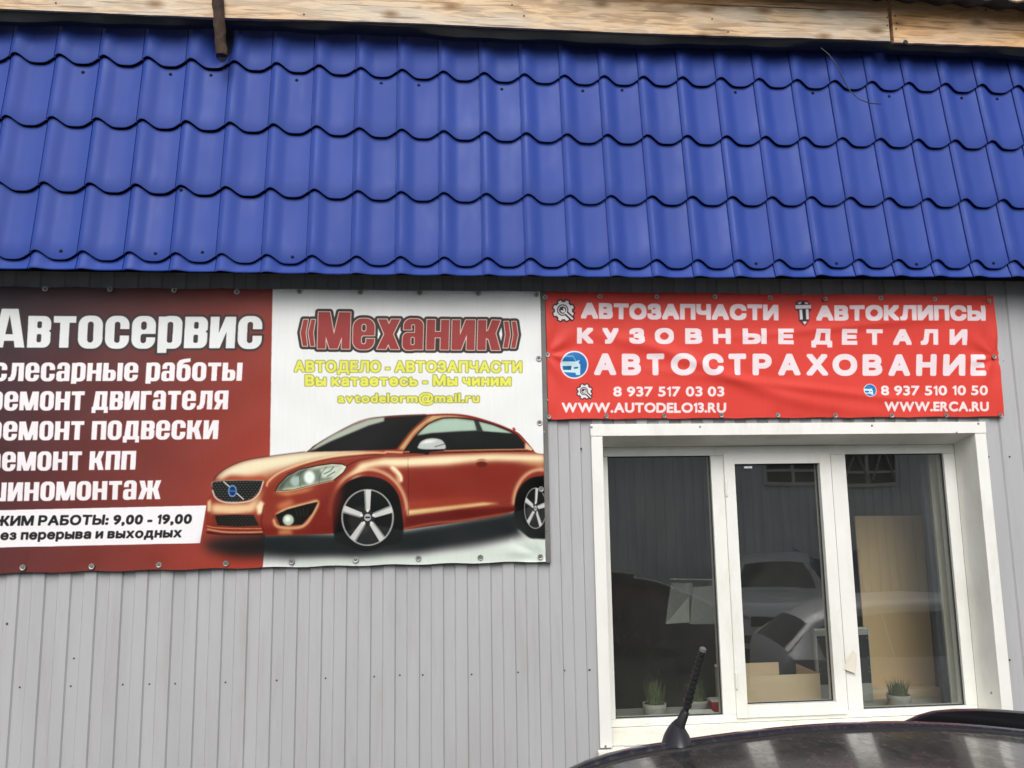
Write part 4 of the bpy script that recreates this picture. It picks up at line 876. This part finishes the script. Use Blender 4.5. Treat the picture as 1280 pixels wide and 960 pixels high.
E1 = [(56.5, 361), (137.5, 361.7), (217.7, 362.7), (296, 364.7), (374.5, 364), (450.5, 365), (524.5, 365.6), (597.5, 366.4), (670.5, 368), (28.3, 709.5), (114.4, 708.2), (198.5, 706.2), (282.3, 704.6), (364.5, 702.0), (444.5, 699.8), (523, 698), (600.5, 697), (675.5, 696.2), (673.5, 448), (674.5, 528.5), (676.5, 611.5)]
E2 = [(681.5, 371.5), (750, 370.5), (821, 371), (893.5, 371), (962.5, 372), (1031.5, 373.5), (1100.8, 372.5), (1168.5, 374), (1236, 376), (684.5, 443.5), (1242.8, 446), (686, 520.8), (758, 520), (830.5, 519.6), (902, 519), (972.5, 518.8), (1044.5, 519.5), (1115, 519.3), (1183, 519), (1251, 518.6)]
ex1 = [(at(px, py, BD1).x, at(px, py, BD1).z-EYE) for px, py in E1]; ex2 = [(at(px, py, BD2).x, at(px, py, BD2).z-EYE) for px, py in E2]
def n2(x, z, s): return (sin(x*3.1*s+1.3*sin(z*2.3*s+s))+sin(z*4.7*s+2.1*sin(x*1.7*s)+2*s))*.5
def disp1(x, z, u, v):
    d = .0035*n2(x, z, 1.7)+.0014*n2(x+3, z, 6)
    for ex, ez in ex1:
        r = math.hypot(x-ex, z-ez); d -= .0035*math.exp(-(r/.035)**2)
    cx_, cz_ = ex1[17]; r = math.hypot(x-cx_, z-cz_); a = math.atan2(z-cz_, x-cx_)
    d += .0045*sin(a*9+.6)*math.exp(-((r-.08)/.09)**2)*(1 if z > cz_-.02 else .3)
    k = min(u, 1-u, v, 1-v); e = .0022*sin(x*26)*(v > .9)*(v-.9)*10
    return d, 0, (-.003*abs(sin((x+.02)*pi/.295))*max(0, 1-v*12)+e)
def disp2(x, z, u, v):
    d = .005*n2(x, z, 2.0)+.0022*n2(x+1, z, 5)
    d += .010*math.exp(-(((z-.66)+.28*(x-1.0)+.03*sin(x*5))/.030)**2)*max(0, min(1, (x-.5)*2))*math.exp(-((x-1.1)/.8)**2)
    d += .007*math.exp(-(((z-.52)+.12*(x-1.6))/.020)**2)*math.exp(-((x-1.7)/.6)**2)+.006*math.exp(-(((z-.80)-.10*(x-1.9))/.018)**2)*math.exp(-((x-1.9)/.5)**2)
    for ex, ez in ex2:
        r = math.hypot(x-ex, z-ez); d -= .004*math.exp(-(r/.03)**2)
    for ci in (9, 10):
        cx_, cz_ = ex2[ci]; r = math.hypot(x-cx_, z-cz_); a = math.atan2(z-cz_, x-cx_); d += .005*sin(a*7+ci)*math.exp(-((r-.07)/.07)**2)
    return d, 0, (.0035*(1-abs(sin((x+.01)*pi/.265)))*max(0, 1-v*14)-.0035*(1-abs(sin((x+.01)*pi/.268)))*max(0, (v-.93)*14))
PM1 = print_mat('service_banner_vinyl', IM1, .42); PM2 = print_mat('parts_banner_vinyl', IM2, .40)
R1_, hem = sheet('service_banner', c1, [(-2.12, .951), (.466, .951), (.466, -.2255), (-2.12, -.2255)], disp1, PM1, 'large car service banner, half dark red and half white, with a printed orange-brown car', 'banner')
hem.build('hem', mat('dark_hem', (.16, .06, .05), .5), R1_, smooth=True); eyelets(R1_, E1, BD1)
R2_, hem = sheet('parts_banner', c2, [(.489, .947), (2.604, .947), (2.597, .381), (.492, .381)], disp2, PM2, 'bright red banner with white lettering hung above the window', 'banner', 160, 60)
hem.build('hem', mat('red_hem', (.5, .05, .04), .5), R2_, smooth=True); eyelets(R2_, E2, BD2, .78)
MB().box((.4665, -.020, EYE-.232), (.488, -.006, EYE+.953)).build('batten', mat('grey_strip', (.14, .135, .125), .6, var=.2, scale=10), R1_, bevel=.001)
bs = MB().lathe([(0, -.003), (.0035, -.003), (.005, 0)], 8, axis='Y').build('screw', M_zinc, R1_); first = True
for px, py in [(675.7, 390), (680, 540), (684, 662), (684.2, 500)]:
    p = at(px, py, DW-.021)
    if first: bs.location = p; first = False
    else: inst(bs, p)
# ------------------------------------------------------------------ room behind the window
IN = .235
rm = MB()
def plane(m, a, b, c, d): m.add([a, b, c, d], [(0, 1, 2, 3)])
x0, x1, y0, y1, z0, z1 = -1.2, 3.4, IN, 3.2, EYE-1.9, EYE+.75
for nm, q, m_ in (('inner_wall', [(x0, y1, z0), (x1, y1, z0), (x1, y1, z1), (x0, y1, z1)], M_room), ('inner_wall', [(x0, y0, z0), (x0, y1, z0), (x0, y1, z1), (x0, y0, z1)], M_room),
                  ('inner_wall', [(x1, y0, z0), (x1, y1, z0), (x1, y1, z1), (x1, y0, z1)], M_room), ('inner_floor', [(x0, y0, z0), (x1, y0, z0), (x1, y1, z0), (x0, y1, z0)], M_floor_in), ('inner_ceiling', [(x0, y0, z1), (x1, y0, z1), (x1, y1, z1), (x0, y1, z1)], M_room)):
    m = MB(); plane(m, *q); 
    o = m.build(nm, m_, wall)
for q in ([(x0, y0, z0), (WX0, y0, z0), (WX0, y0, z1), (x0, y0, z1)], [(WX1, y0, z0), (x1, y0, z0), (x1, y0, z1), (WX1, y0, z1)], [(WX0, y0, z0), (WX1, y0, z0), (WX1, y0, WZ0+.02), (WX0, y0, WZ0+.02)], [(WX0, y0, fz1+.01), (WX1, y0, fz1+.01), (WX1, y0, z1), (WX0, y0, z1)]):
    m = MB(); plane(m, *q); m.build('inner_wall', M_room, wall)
zb = EYE-.958
wp(MB().box((ci0-.06, IN-.018, zb-.02), (ci1+.06, IN+.28, zb)), 'inner_sill', mat('inner_sill_white', (.42, .41, .38), .5), bevel=.003)
def pot(px, top, bot, wpx, depth, hgt, label, cream=False, n=70, seed=1):
    r = random.Random(seed); b = at(px, bot, depth); t = at(px, top, depth); h = t.z-zb; R_ = wpx/2/FPX*depth*1.02
    b.z = zb+.001
    root = empty('potted_grass', b, label, 'plant', 'small potted grasses on the window sill')
    MB().lathe([(0, 0), (R_*.80, 0), (R_*.84, .003), (R_*.96, h*.72), (R_*1.0, h*.74), (R_, h), (R_*.93, h), (R_*.91, h*.9), (0, h*.9)], 28).build('pot', M_pot, root, smooth=True)
    MB().lathe([(0, h*.93), (R_*.91, h*.91)], 16).build('soil', M_soil, root)
    g = MB()
    for i in range(n):
        a = r.uniform(0, 2*pi); rr = R_*.75*math.sqrt(r.random()); hh = hgt*r.uniform(.55, 1); lean = r.uniform(.1, .55)*(rr/R_+.25); aa = a+r.uniform(-.6, .6); w2 = R_*.055
        p0 = Vector((rr*cos(a), rr*sin(a), h*.9)); dr = Vector((cos(aa), sin(aa), 0)); sd_ = Vector((-sin(aa), cos(aa), 0)); P = []
        for k in range(4):
            t_ = k/3; c = p0+dr*(lean*hh*t_*t_)+Vector((0, 0, hh*(t_-.12*lean*t_*t_))); wv = w2*(1-t_)**.7+.0002; P += [c-sd_*wv, c+sd_*wv]
        g.add(P, [(2*k, 2*k+1, 2*k+3, 2*k+2) for k in range(3)])
    o = g.build('grass_blades', M_leaf, root); o['kind'] = 'stuff'
    return root
pot(818.5, 879, 895, 28, 3.90, .115, 'potted grass in a whole grey-white pot near the left pane edge', seed=3, n=95)
pot(871, 874, 888, 30, 4.02, .10, 'potted grass partly hidden by the car antenna and papers', seed=5, n=90)
pot(1124.5, 868, 885, 28, 3.92, .085, 'potted grass with dark short blades before the tan board', seed=8, n=110)
# red tin, papers
q = at(895, 888, 3.96); rt = empty('red_tin', (q.x, q.y, zb), 'small dark red box with white lid beside the mullion on the sill', 'box')
MB().box((-.024, -.02, 0), (.026, .03, .052)).build('box', M_redbox, rt, bevel=.002); MB().box((-.026, -.022, .0525), (.028, .032, .064)).build('lid', M_paper, rt, bevel=.002)
q = at(872, 893, 3.88); pa = MB()
pa.hexa([(-.085, -.03, .001), (.10, -.03, .001), (.085, .06, .001), (-.05, .05, .001), (-.08, -.028, .012), (.098, -.028, .008), (.08, .055, .024), (-.045, .045, .028)])
tag(pa.build('paper_stack', M_paper, None, loc=(q.x, q.y, zb)), 'loose white papers lying flat before the middle grass pot', 'paper')
q = at(848, 884, 3.87)
# open cardboard box behind the sash
q0 = at(931, 878, 3.98); q1 = at(1027, 878, 3.98); zt_ = at(980, 843, 3.98).z; W_ = q1.x-q0.x; hB = zt_-zb-.004
cb = empty('cardboard_box', (q0.x-.05, q0.y, zb+.002), 'open tan cardboard box behind the middle sash', 'box')
W_ += .05
MB().box((0, 0, 0), (W_, .004, hB)).build('front_panel', M_card, cb); MB().box((0, .26, 0), (W_*.78, .264, hB+.010)).build('back_panel', M_card, cb)
MB().box((0, .0045, 0), (.004, .2595, hB)).build('side_panel', M_card, cb); MB().box((W_-.004, .0045, 0), (W_, .2595, hB)).build('side_panel', M_card, cb); MB().box((.0045, .0045, 0), (W_-.0045, .2595, .004)).build('bottom_panel', M_card, cb)
MB().box((0, -.0007, .004), (W_, -.0001, .016)).build('parcel_tape', mat('brown_tape', (.36, .24, .13), .3), cb)
# standing panels
def upright(name, pts, depth, m, label, cat, th=.012, extra=None):
    (a, b, c, d) = [at(px, py, depth) for px, py in pts]       # tl,tr,br,bl
    o = Vector(((c.x+d.x)/2, a.y, min(c.z, d.z))); mb = MB(); T = Vector((0, th, 0))
    mb.hexa([d-o, c-o, c-o+T, d-o+T, a-o, b-o, b-o+T, a-o+T]); r = mb.build(name, m, None, bevel=.001, loc=o); return tag(r, label, cat)
upright('tan_board', [(1068.5, 645), (1153, 644.5), (1173, 900), (1089, 903)], 4.25, M_fibre, 'large tan fibreboard sheet standing behind the right pane', 'board')
upright('pale_box', [(1084, 862), (1178, 861), (1183, 900), (1088, 903)], 4.16, M_card, 'pale cardboard box low behind the right grass pot', 'box', th=.08)
upright('frame_shadow_strip', [(1149, 566), (1156, 566), (1191, 905), (1184, 905)], 3.868, mat('frame_shadow_blue_grey', (.035, .04, .055), .6), 'narrow dark blue-grey strip coloured as the frame edge shadow beside the tan board', 'post', th=.03)  # thin dark strip whose colour stands for the window frame's edge shadow
upright('beige_partition', [(1158, 548), (1200, 548), (1236, 912), (1193, 912)], 3.872, M_beige, 'beige-grey partition at the right side of the room', 'wall', th=.03)
upright('brown_cabinet', [(1045, 690), (1069, 690), (1091, 905), (1060, 905)], 4.30, mat('dark_brown_wood', (.05, .025, .018), .5), 'dark brown cabinet edge left of the tan board', 'cabinet', th=.3)
# black faced instrument case behind the mullion
ca = at(1018, 786, 4.05); cbb = at(1086, 786, 4.05); cz = at(1030, 902, 4.05).z
ic = empty('metal_panel', (ca.x, ca.y, zb), 'black plate with silver rim and rivets standing behind the right mullion', 'plate')
wI = cbb.x-ca.x; hI = ca.z-zb
MB().box((0, 0, .0), (wI, .03, hI)).build('rim', mat('silver_rim', (.45, .45, .42), .4, metal=.3), ic, bevel=.008)
MB().box((.008, -.003, .09), (wI-.008, -.0005, hI-.035)).build('plate', mat('matt_black', (.02, .022, .026), .5), ic)
rv = MB().lathe([(0, -.002), (.0025, -.002), (.003, 0)], 8, axis='Y').build('rivet', M_zinc, ic); rv.location = (.016, -.003, hI-.05)
for x in (.016, wI-.016):
    for z in (hI-.05, hI-.14, hI-.19, hI-.21):
        if (x, z) != (.016, hI-.05): inst(rv, (x, -.003, z))
# sheets and rail added in place of a white vehicle reflected in the pane
fs = empty('reflection_sheets', at(865, 780, 4.15), 'pale sheets on a rail, added in place of a white car reflection in the dark left pane', 'sheet')
def loc_(px, py, d): return at(px, py, d)-fs.location
gp = mat('grey_sheet', (.17, .17, .165), .8, var=.15, scale=12); gp2 = mat('pale_sheet', (.30, .30, .28), .8, var=.1, scale=12)
def quad(ps, ds, nm, m): 
    P = [loc_(a, b, d) for (a, b), d in zip(ps, ds)]; n = len(P); mb = MB(); T = Vector((0, .003, 0)); mb.add(P+[p+T for p in P], [tuple(range(n)), tuple(range(2*n-1, n-1, -1))]+[(i, (i+1) % n, n+(i+1) % n, n+i) for i in range(n)]); mb.build(nm, m, fs)
quad([(839, 728), (866, 729), (861, 776), (832, 779)], [4.17, 4.15, 4.16, 4.18], 'sheet', gp)
quad([(861, 746), (862, 778), (832, 780)], [4.13, 4.14, 4.15], 'sheet', gp2)
quad([(866, 734), (910, 731), (913, 780), (862, 780)], [4.14, 4.12, 4.12, 4.15], 'sheet', mat('mid_sheet', (.22, .22, .21), .8, var=.1))
MB().tube([loc_(837, 724, 4.14), loc_(912, 725, 4.14)], .004, 8).build('rail', M_zinc, fs)

# ------------------------------------------------------------------ cars
def build_car(name, origin, rz, label, paint, L, W, prof, belt, wheels=True, group=None, front=1, alloy=True, face=True, zs=1.):
    """prof: list of (x, roof z, half width at top, is_cabin) along the car, x from the rear (0) to the front (L)"""
    root = empty(name, origin, label, 'car', group, rz)
    b = MB(); V = []; F = []; hw_ = W/2; zc = .22
    rows = []
    for x, zr, ht, cab in prof:
        e = min(1, min(x, L-x)/.35+.72); hb = hw_*e; zbt = min(belt, zr-.02)
        rows.append([(x, -hb*.94, zc), (x, -hb, zc+.12), (x, -hb*1.0, (zc+zbt)/2), (x, -hb*.975, zbt), (x, -ht*1.0, zr-.055 if cab else zbt+(zr-zbt)*.5), (x, -ht*.90, zr-.018), (x, -ht*.5, zr), (x, 0, zr+.006),
                     (x, ht*.5, zr), (x, ht*.90, zr-.018), (x, ht, zr-.055 if cab else zbt+(zr-zbt)*.5), (x, hb*.975, zbt), (x, hb, (zc+zbt)/2), (x, hb, zc+.12), (x, hb*.94, zc)])
    n = 15; V = [p for r in rows for p in r]
    for i in range(len(rows)-1):
        for k in range(n-1): F.append((i*n+k, i*n+k+1, (i+1)*n+k+1, (i+1)*n+k))
    F.append(tuple(range(n))); F.append(tuple((len(rows)-1)*n+k for k in range(n-1, -1, -1)))
    body = b.add(V, F).build('body', paint, root, smooth=True)
    cabs = [i for i, p in enumerate(prof) if p[3]]
    def sidewin(sgn):
        m = MB()
        i0, i1 = cabs[0], cabs[-1]
        for i in range(i0, i1):
            a = rows[i]; c = rows[i+1]; k0, k1 = (3, 4) if sgn < 0 else (11, 10)
            A, B_, C_, D_ = [Vector(p) for p in (a[k0], c[k0], c[k1], a[k1])]; up = .06; off = Vector((0, sgn*.006, 0))
            g_ = .04 if i in (i0+1,) else .012
            m.add([A+(D_-A)*up+off+(B_-A)*g_/((B_-A).length+1e-6), B_+(C_-B_)*up+off, C_+(B_-C_)*.08+off, D_+(A-D_)*.08+off+(C_-D_)*g_/((C_-D_).length+1e-6)], [(0, 1, 2, 3)])
        m.build('side_window', M_carglass, root)
    sidewin(-1); sidewin(1)
    def screen(i, j, nm):      # glass between station i (low) and j (top)
        a, c = rows[i], rows[j]; nn = Vector((1 if i > j else -1, 0, 1)).normalized()*.008; m = MB(); ks = [4, 5, 6, 7, 8, 9, 10]; P = []
        for k in ks:
            A = Vector(a[k]); B_ = Vector(c[k]); A.y *= .96; B_.y *= .94; P.append(A+(B_-A)*.05+nn); P.append(B_+(A-B_)*.06+nn)
        m.add(P, [(2*q_, 2*q_+1, 2*q_+3, 2*q_+2) for q_ in range(len(ks)-1)]); m.build(nm, M_carglass, root, smooth=True)
    screen(cabs[-1]+1, cabs[-1], 'windscreen'); screen(cabs[0]-1, cabs[0], 'rear_window')
    wr = .325
    for wx in (.80, L-.86):
        for sgn in (-1, 1):
            w_ = empty_part('wheel', (wx, sgn*(hw_-.09), wr), root)
            prof_ = [(0, -.10), (wr*.62, -.10), (wr*.66, -.105), (wr*.97, -.09), (wr, -.05), (wr, .05), (wr*.97, .09), (wr*.66, .105), (wr*.62, .06), (wr*.2, .05), (0, .07)]
            MB().lathe(prof_, 28, axis='Y').build('tyre', M_tyre, w_, smooth=True)
            rim = MB(); rim.lathe([(wr*.60, sgn*.09), (wr*.64, sgn*.106)], 28, axis='Y')
            for k in range(5):
                a = 2*pi*k/5+.3; u = Vector((cos(a), 0, sin(a))); v = Vector((-sin(a), 0, cos(a))); y_ = Vector((0, sgn*.104, 0))
                rim.add([u*.03+v*.03+y_, u*wr*.62+v*.035+y_, u*wr*.62-v*.035+y_, u*.03-v*.03+y_], [(0, 1, 2, 3)])
            rim.lathe([(0, sgn*.112), (.045, sgn*.11), (.05, sgn*.10)], 16, axis='Y'); rim.build('rim', M_alloy, w_)
    # wheel wells
    for wx in (.80, L-.86):
        for sgn in (-1, 1):
            a = np.linspace(0, pi, 14); y_ = sgn*(hw_+.004); m = MB(); m.add([(wx+cos(t_)*.37, y_, wr+sin(t_)*.37) for t_ in a]+[(wx, y_, wr-.1)], [(i, i+1, 14) for i in range(13)]); m.build('wheel_arch', M_blackpl, root)
    if face:
        xf = L+.004; zf = prof[-1][1]
        MB().box((L-.03, -hw_*.36, .55), (L+.022, hw_*.36, .70)).build('grille', M_blackpl, root, bevel=.008)
        MB().box((L-.03, -hw_*.5, .30), (L+.03, hw_*.5, .42)).build('lower_grille', M_blackpl, root, bevel=.008)
        for sgn in (-1, 1):
            MB().hexa([(L-.10, sgn*hw_*.38, .60), (L-.16, sgn*hw_*.70, .62), (L-.26, sgn*hw_*.72, .62), (L-.20, sgn*hw_*.40, .60), (L+.012, sgn*hw_*.40, .70), (L-.075, sgn*hw_*.71, .77), (L-.3, sgn*hw_*.74, .78), (L-.22, sgn*hw_*.42, .72)]).build('headlight', M_lamp, root, bevel=.01)
            MB().lathe([(0, .02), (.05, .018), (.055, 0)], 16).build('fog_lamp', M_lamp, root).matrix_local = Matrix.Translation((L+.002, sgn*hw_*.60, .36))@Matrix.Rotation(pi/2, 4, 'Y')
            MB().box((L-1.55, sgn*(hw_+.0) if sgn > 0 else -hw_-.17, belt+.0), (L-1.45, hw_+.17 if sgn > 0 else -hw_, belt+.13)).build('wing_mirror', paint, root, bevel=.03)
        MB().box((L+.01, -.26, .44), (L+.034, .26, .55)).build('number_plate', M_paper, root)
    return root
def empty_part(name, loc, parent):
    o = bpy.data.objects.new(name, None); COL.objects.link(o); o.location = loc; o.parent = parent; o.empty_display_size = .05; return o
suv = [(0, .80, .62, 0), (.06, 1.02, .66, 0), (.12, 1.06, .68, 0), (.45, 1.42, .55, 1), (.9, 1.50, .57, 1), (1.6, 1.53, .58, 1), (2.2, 1.50, .57, 1), (2.55, 1.43, .55, 1), (3.25, 1.02, .70, 0), (3.5, 1.00, .74, 0), (4.0, .90, .72, 0), (4.25, .78, .66, 0), (4.36, .62, .60, 0), (4.40, .45, .56, 0)]
sedan = [(0, .70, .60, 0), (.05, .92, .62, 0), (.5, 1.0, .64, 0), (1.2, 1.40, .50, 1), (1.7, 1.45, .53, 1), (2.3, 1.44, .53, 1), (2.6, 1.38, .52, 1), (3.4, .96, .68, 0), (3.8, .92, .7, 0), (4.2, .80, .66, 0), (4.36, .62, .6, 0), (4.40, .45, .56, 0)]
# white car across the yard, facing the building; silver car parked to the right behind the eye; both show in the panes
RX = lambda px, dm: (px-543)*dm/FPX
build_car('parked_car', (RX(968, 12.6)+1.75, -(12.6-7.5)-DW-4.0, 0), radians(90)+.42, 'white car parked across the yard, mirrored in the middle pane', M_paint_w, 4.4, 1.78, suv, .98)
build_car('parked_car', (RX(926, 8.2)+.28, -.2-DW-.75, 0), radians(8), 'silver car whose pale roof arc is mirrored across the middle and right panes', M_paint_s, 4.4, 1.72, [(0, .55, .60, 0), (.04, .86, .62, 0), (.10, 1.02, .64, 0), (.36, 1.28, .50, 1), (.62, 1.39, .52, 1), (1.0, 1.45, .53, 1), (1.6, 1.47, .54, 1), (2.2, 1.44, .53, 1), (2.5, 1.38, .52, 1), (3.3, .98, .68, 0), (3.8, .92, .7, 0), (4.2, .78, .66, 0), (4.34, .60, .6, 0), (4.40, .45, .56, 0)], .98, face=False)

# near car: dark roof below the window
near = empty('near_car', (.35, -2.5, 0), 'black car close to the viewer, only its dusty roof with antenna in frame', 'car')
DE = 1.66
edge = [(690, 979), (743, 956), (782, 945), (866, 932.5), (925, 924), (1010, 914.5), (1090, 910.5), (1145, 909.5), (1210, 912), (1280, 918), (1360, 928), (1500, 946)]
EP = [at(a, b, DE) for a, b in edge]; exs = [p.x for p in EP]; ezs = [p.z for p in EP]
xs_ = np.linspace(.12, exs[-1]+.40, 44)
def zedge(x):
    if x < exs[0]: return ezs[0]-(exs[0]-x)*.75
    if x > exs[-1]: return ezs[-1]-(x-exs[-1])*.45
    return float(np.interp(x, exs, ezs))
zE = np.array([zedge(x) for x in xs_]); 
for _ in range(2): zE[1:-1] = (zE[:-2]+2*zE[1:-1]+zE[2:])/4
def ny(d): return d-DW
def strip(name, cols, m, smooth=True):
    """cols: function index-> list of (depth, z offset) across"""
    V = []; F = []; n = len(cols)
    for x, z in zip(xs_, zE):
        for d, dz in cols: V.append((x-.35, ny(d)+2.5, z+dz))
    for i in range(len(xs_)-1):
        for k in range(n-1): F.append((i*n+k, i*n+k+1, (i+1)*n+k+1, (i+1)*n+k))
    return MB().add(V, F).build(name, m, near, smooth=smooth)
mid = 1.05
cr = lambda d: .022*(1-((d-mid)/(DE-.02-mid))**2)
strip('roof', [(d, cr(d)-.0005) for d in np.linspace(2*mid-DE+.02, DE-.02, 22)], M_paint_k)
strip('ditch_moulding', [(DE-.021, -.001), (DE-.020, -.006), (DE-.012, -.007), (DE-.010, .0015), (DE-.004, .003), (DE, .002), (DE+.001, -.006), (DE+.007, -.006)], M_blackpl)
strip('roof_side', [(DE+.0065, -.006), (DE+.009, .0035), (DE+.018, .0065), (DE+.034, .0055), (DE+.052, -.004), (DE+.065, -.02), (DE+.09, -.10), (DE+.13, -.24), (DE+.20, -.42)], M_paint_k)
strip('roof_side', [(2*mid-DE+.02, -.001), (2*mid-DE-.01, -.012), (2*mid-DE-.05, -.06), (2*mid-DE-.12, -.25), (2*mid-DE-.20, -.42)], M_paint_k)
# lower body of the near car
zb_ = float(zE.max()); lb = MB()
prof = [(-1.25, .55, .62), (-1.15, .95, .70), (-.6, 1.05, .78), (.0, 1.18, .82), (.12, float(zE[0])-.42, .82), (2.0, 1.45, .82), (float(xs_[-1]), float(zE[-1])-.42, .80), (float(xs_[-1])+.35, 1.05, .78), (float(xs_[-1])+.42, .5, .72)]
V = []; F = []
for x, zt2, hw2 in prof:
    for dy, z in ((-hw2*.95, .24), (-hw2, .4), (-hw2, zt2-.04), (-hw2*.9, zt2), (hw2*.9, zt2), (hw2, zt2-.04), (hw2, .4), (hw2*.95, .24)): V.append((x-.35, ny(mid)+2.5+dy, z))
for i in range(len(prof)-1):
    for k in range(7): F.append((i*8+k, i*8+k+1, (i+1)*8+k+1, (i+1)*8+k))
F += [tuple(range(8)), tuple(range(len(prof)*8-1, len(prof)*8-9, -1))]
lb.add(V, F).build('body', M_paint_k, near, smooth=True)
for wx in (-.55, float(xs_[-1])-.55):
    for sgn in (-1, 1):
        w_ = empty_part('wheel', (wx-.35, ny(mid)+2.5+sgn*.74, .33), near)
        MB().lathe([(0, -.09), (.21, -.1), (.32, -.09), (.33, -.05), (.33, .05), (.32, .09), (.21, .1), (0, .07)], 28, axis='Y').build('tyre', M_tyre, w_, smooth=True)
# roof rail
def onp(px, py, d): p = at(px, py, d); return p-Vector((.35, -2.5, 0))
rl = [(1118, 908), (1132, 902), (1150, 893.5), (1170, 888), (1195, 885.8), (1225, 885.5), (1255, 887), (1290, 890), (1340, 898)]
V = []; F = []
for px, py in rl:
    t_ = onp(px, py, DE+.10); b_ = onp(px, 915+(max(0, px-1280))*.12, DE+.10); V += [t_+Vector((0, -.012, -.003)), t_, t_+Vector((0, .012, -.003)), b_+Vector((0, .014, 0)), b_+Vector((0, -.014, 0))]
for i in range(len(rl)-1):
    for k in range(5): F.append((i*5+k, i*5+(k+1) % 5, (i+1)*5+(k+1) % 5, (i+1)*5+k))
F += [(0, 1, 2, 3, 4), tuple((len(rl)-1)*5+k for k in (4, 3, 2, 1, 0))]
MB().add(V, F).build('roof_rail', M_blackgl, near, smooth=True)
# antenna
AD = DE+.03; ap = at(846.5, 933, AD)
an = empty_part('antenna', ap-Vector((.35, -2.5, -.006)), near)
fin = MB(); V = []; F = []; n = 20; Hh = at(846.5, 904.5, AD).z-ap.z; Rx = 19/FPX*AD; Hh *= 1.3
for j in range(7):
    t_ = j/6; r_ = max(0, 1-t_**1.7)**.85; 
    for k in range(n):
        a = 2*pi*k/n; ridge = 1; V.append((Rx*r_*cos(a)+.004*t_, .045*r_*sin(a)+.012*t_, Hh*t_-.012))
for j in range(6):
    for k in range(n): F.append((j*n+k, j*n+(k+1) % n, (j+1)*n+(k+1) % n, (j+1)*n+k))
F.append(tuple(6*n+k for k in range(n)))
fin.add(V, F).build('antenna_base', mat('satin_black_plastic', (.014, .014, .018), .35), an, smooth=True)
m0 = at(850, 910, AD)-ap; m1_ = at(857, 893, AD)-ap; m2_ = at(878.5, 817, AD-.03)-ap
MB().tube([m0+Vector((0, 0, -.02)), m0, m1_], [.010, .0105, .0085], 14).build('antenna_joint', M_blackpl, an, smooth=True)
dirm = (m2_-m1_); Lm = dirm.length; dirm.normalize(); ms = []; rs_ = []; N = 150
for i in range(N+1):
    t_ = i/N; r_ = .0052*(1-t_)+.0040*t_; turns = 13; f_ = (t_*turns) % 1; r_ *= 1.22 if f_ < .62 and .05 < t_ < .97 else .80
    ms.append(m1_+dirm*Lm*t_); rs_.append(r_*1.45)
MB().tube(ms, rs_, 12).build('antenna_mast', M_blackpl, an, smooth=True)
MB().tube([m2_-dirm*.002, m2_+dirm*.004, m2_+dirm*.007], [.0068, .0068, .003], 12).build('antenna_tip', M_grey_pl, an, smooth=True)

# ------------------------------------------------------------------ buildings across the yard (seen in the panes)
BY = -(16.5-7.5)-DW
ob = empty('opposite_building', (4, BY, 0), 'long grey ribbed sheet building across the yard, seen only as a reflection in the panes', 'building')
rb = MB(); V = []; xx_ = -14.0
while xx_ < 22: V += [(xx_, 0), (xx_+.08, 0), (xx_+.10, -.03), (xx_+.18, -.03)]; xx_ += .20
zz = 5.2; n = len(V); PV = [(x-4, y, 0) for x, y in V]+[(x-4, y, zz) for x, y in V]
rb.add(PV, [(i, i+1, n+i+1, n+i) for i in range(n-1)]).build('wall_sheet', mat('grey_shed_sheet', (.62, .65, .67), .6, var=.12, scale=1.5, stretch=(4, 1, .6)), ob)
MB().box((-18, -8, zz), (18, .5, zz+.18)).build('roof', M_slate, ob)
def far_win(x, zlo, wd, ht, slant=False):
    f = MB(); t_ = .07
    f.box((x, .0, zlo), (x+wd, .06, zlo+t_)); f.box((x, 0, zlo+ht-t_), (x+wd, .06, zlo+ht)); f.box((x, .001, zlo+t_), (x+t_, .059, zlo+ht-t_)); f.box((x+wd-t_, .001, zlo+t_), (x+wd, .059, zlo+ht-t_)); f.box((x+wd/2-.03, .002, zlo+t_), (x+wd/2+.03, .058, zlo+ht-t_)); f.box((x+t_, .003, zlo+.28), (x+wd/2-.03, .057, zlo+.33)); f.box((x+wd/2+.03, .003, zlo+.28), (x+wd-t_, .057, zlo+.33))
    w_ = f.build('window', mat('far_frame', (.6, .6, .58), .6), ob)
    MB().box((x+.03, .004, zlo+.03), (x+wd-.03, .02, zlo+ht-.03)).build('pane', M_carglass, w_)
    if slant:
        s2 = MB()
        for a, b in (((.1, .1), (.45, .7)), ((.45, .7), (.7, .1)), ((.75, .15), (1.0, .8)), ((1.0, .8), (1.25, .1))):
            s2.tube([(x+a[0], .10, zlo+a[1]), (x+b[0], .10, zlo+b[1])], .02, 6)
        s2.build('window_bar', M_zinc, w_)
z_w = EYE+(625-601)/FPX*16.5
far_win(RX(962, 16.5)-4, z_w, 1.25, 1.1); far_win(RX(1060, 16.5)-4, z_w-.05, 1.35, 1.2, True)
tp = MB(); V = []; F = []; nn = 12
for i in range(nn+1):
    for j in range(nn+1): V.append((1.3*i/nn, .10*sin(i*1.3)*cos(j*.9)+.25*j/nn, 1.55*(1-(j/nn))*(1-.15*sin(i/nn*pi))))
for i in range(nn):
    for j in range(nn): a = i*(nn+1)+j; F.append((a, a+1, a+nn+2, a+nn+1))
tag(tp.add(V, F).build('blue_tarpaulin', M_blue, None, smooth=True, loc=(RX(1000, 15.5), BY+.9, 0)), 'blue tarpaulin draped by the building across the yard, mirrored faintly in the middle pane', 'tarpaulin')
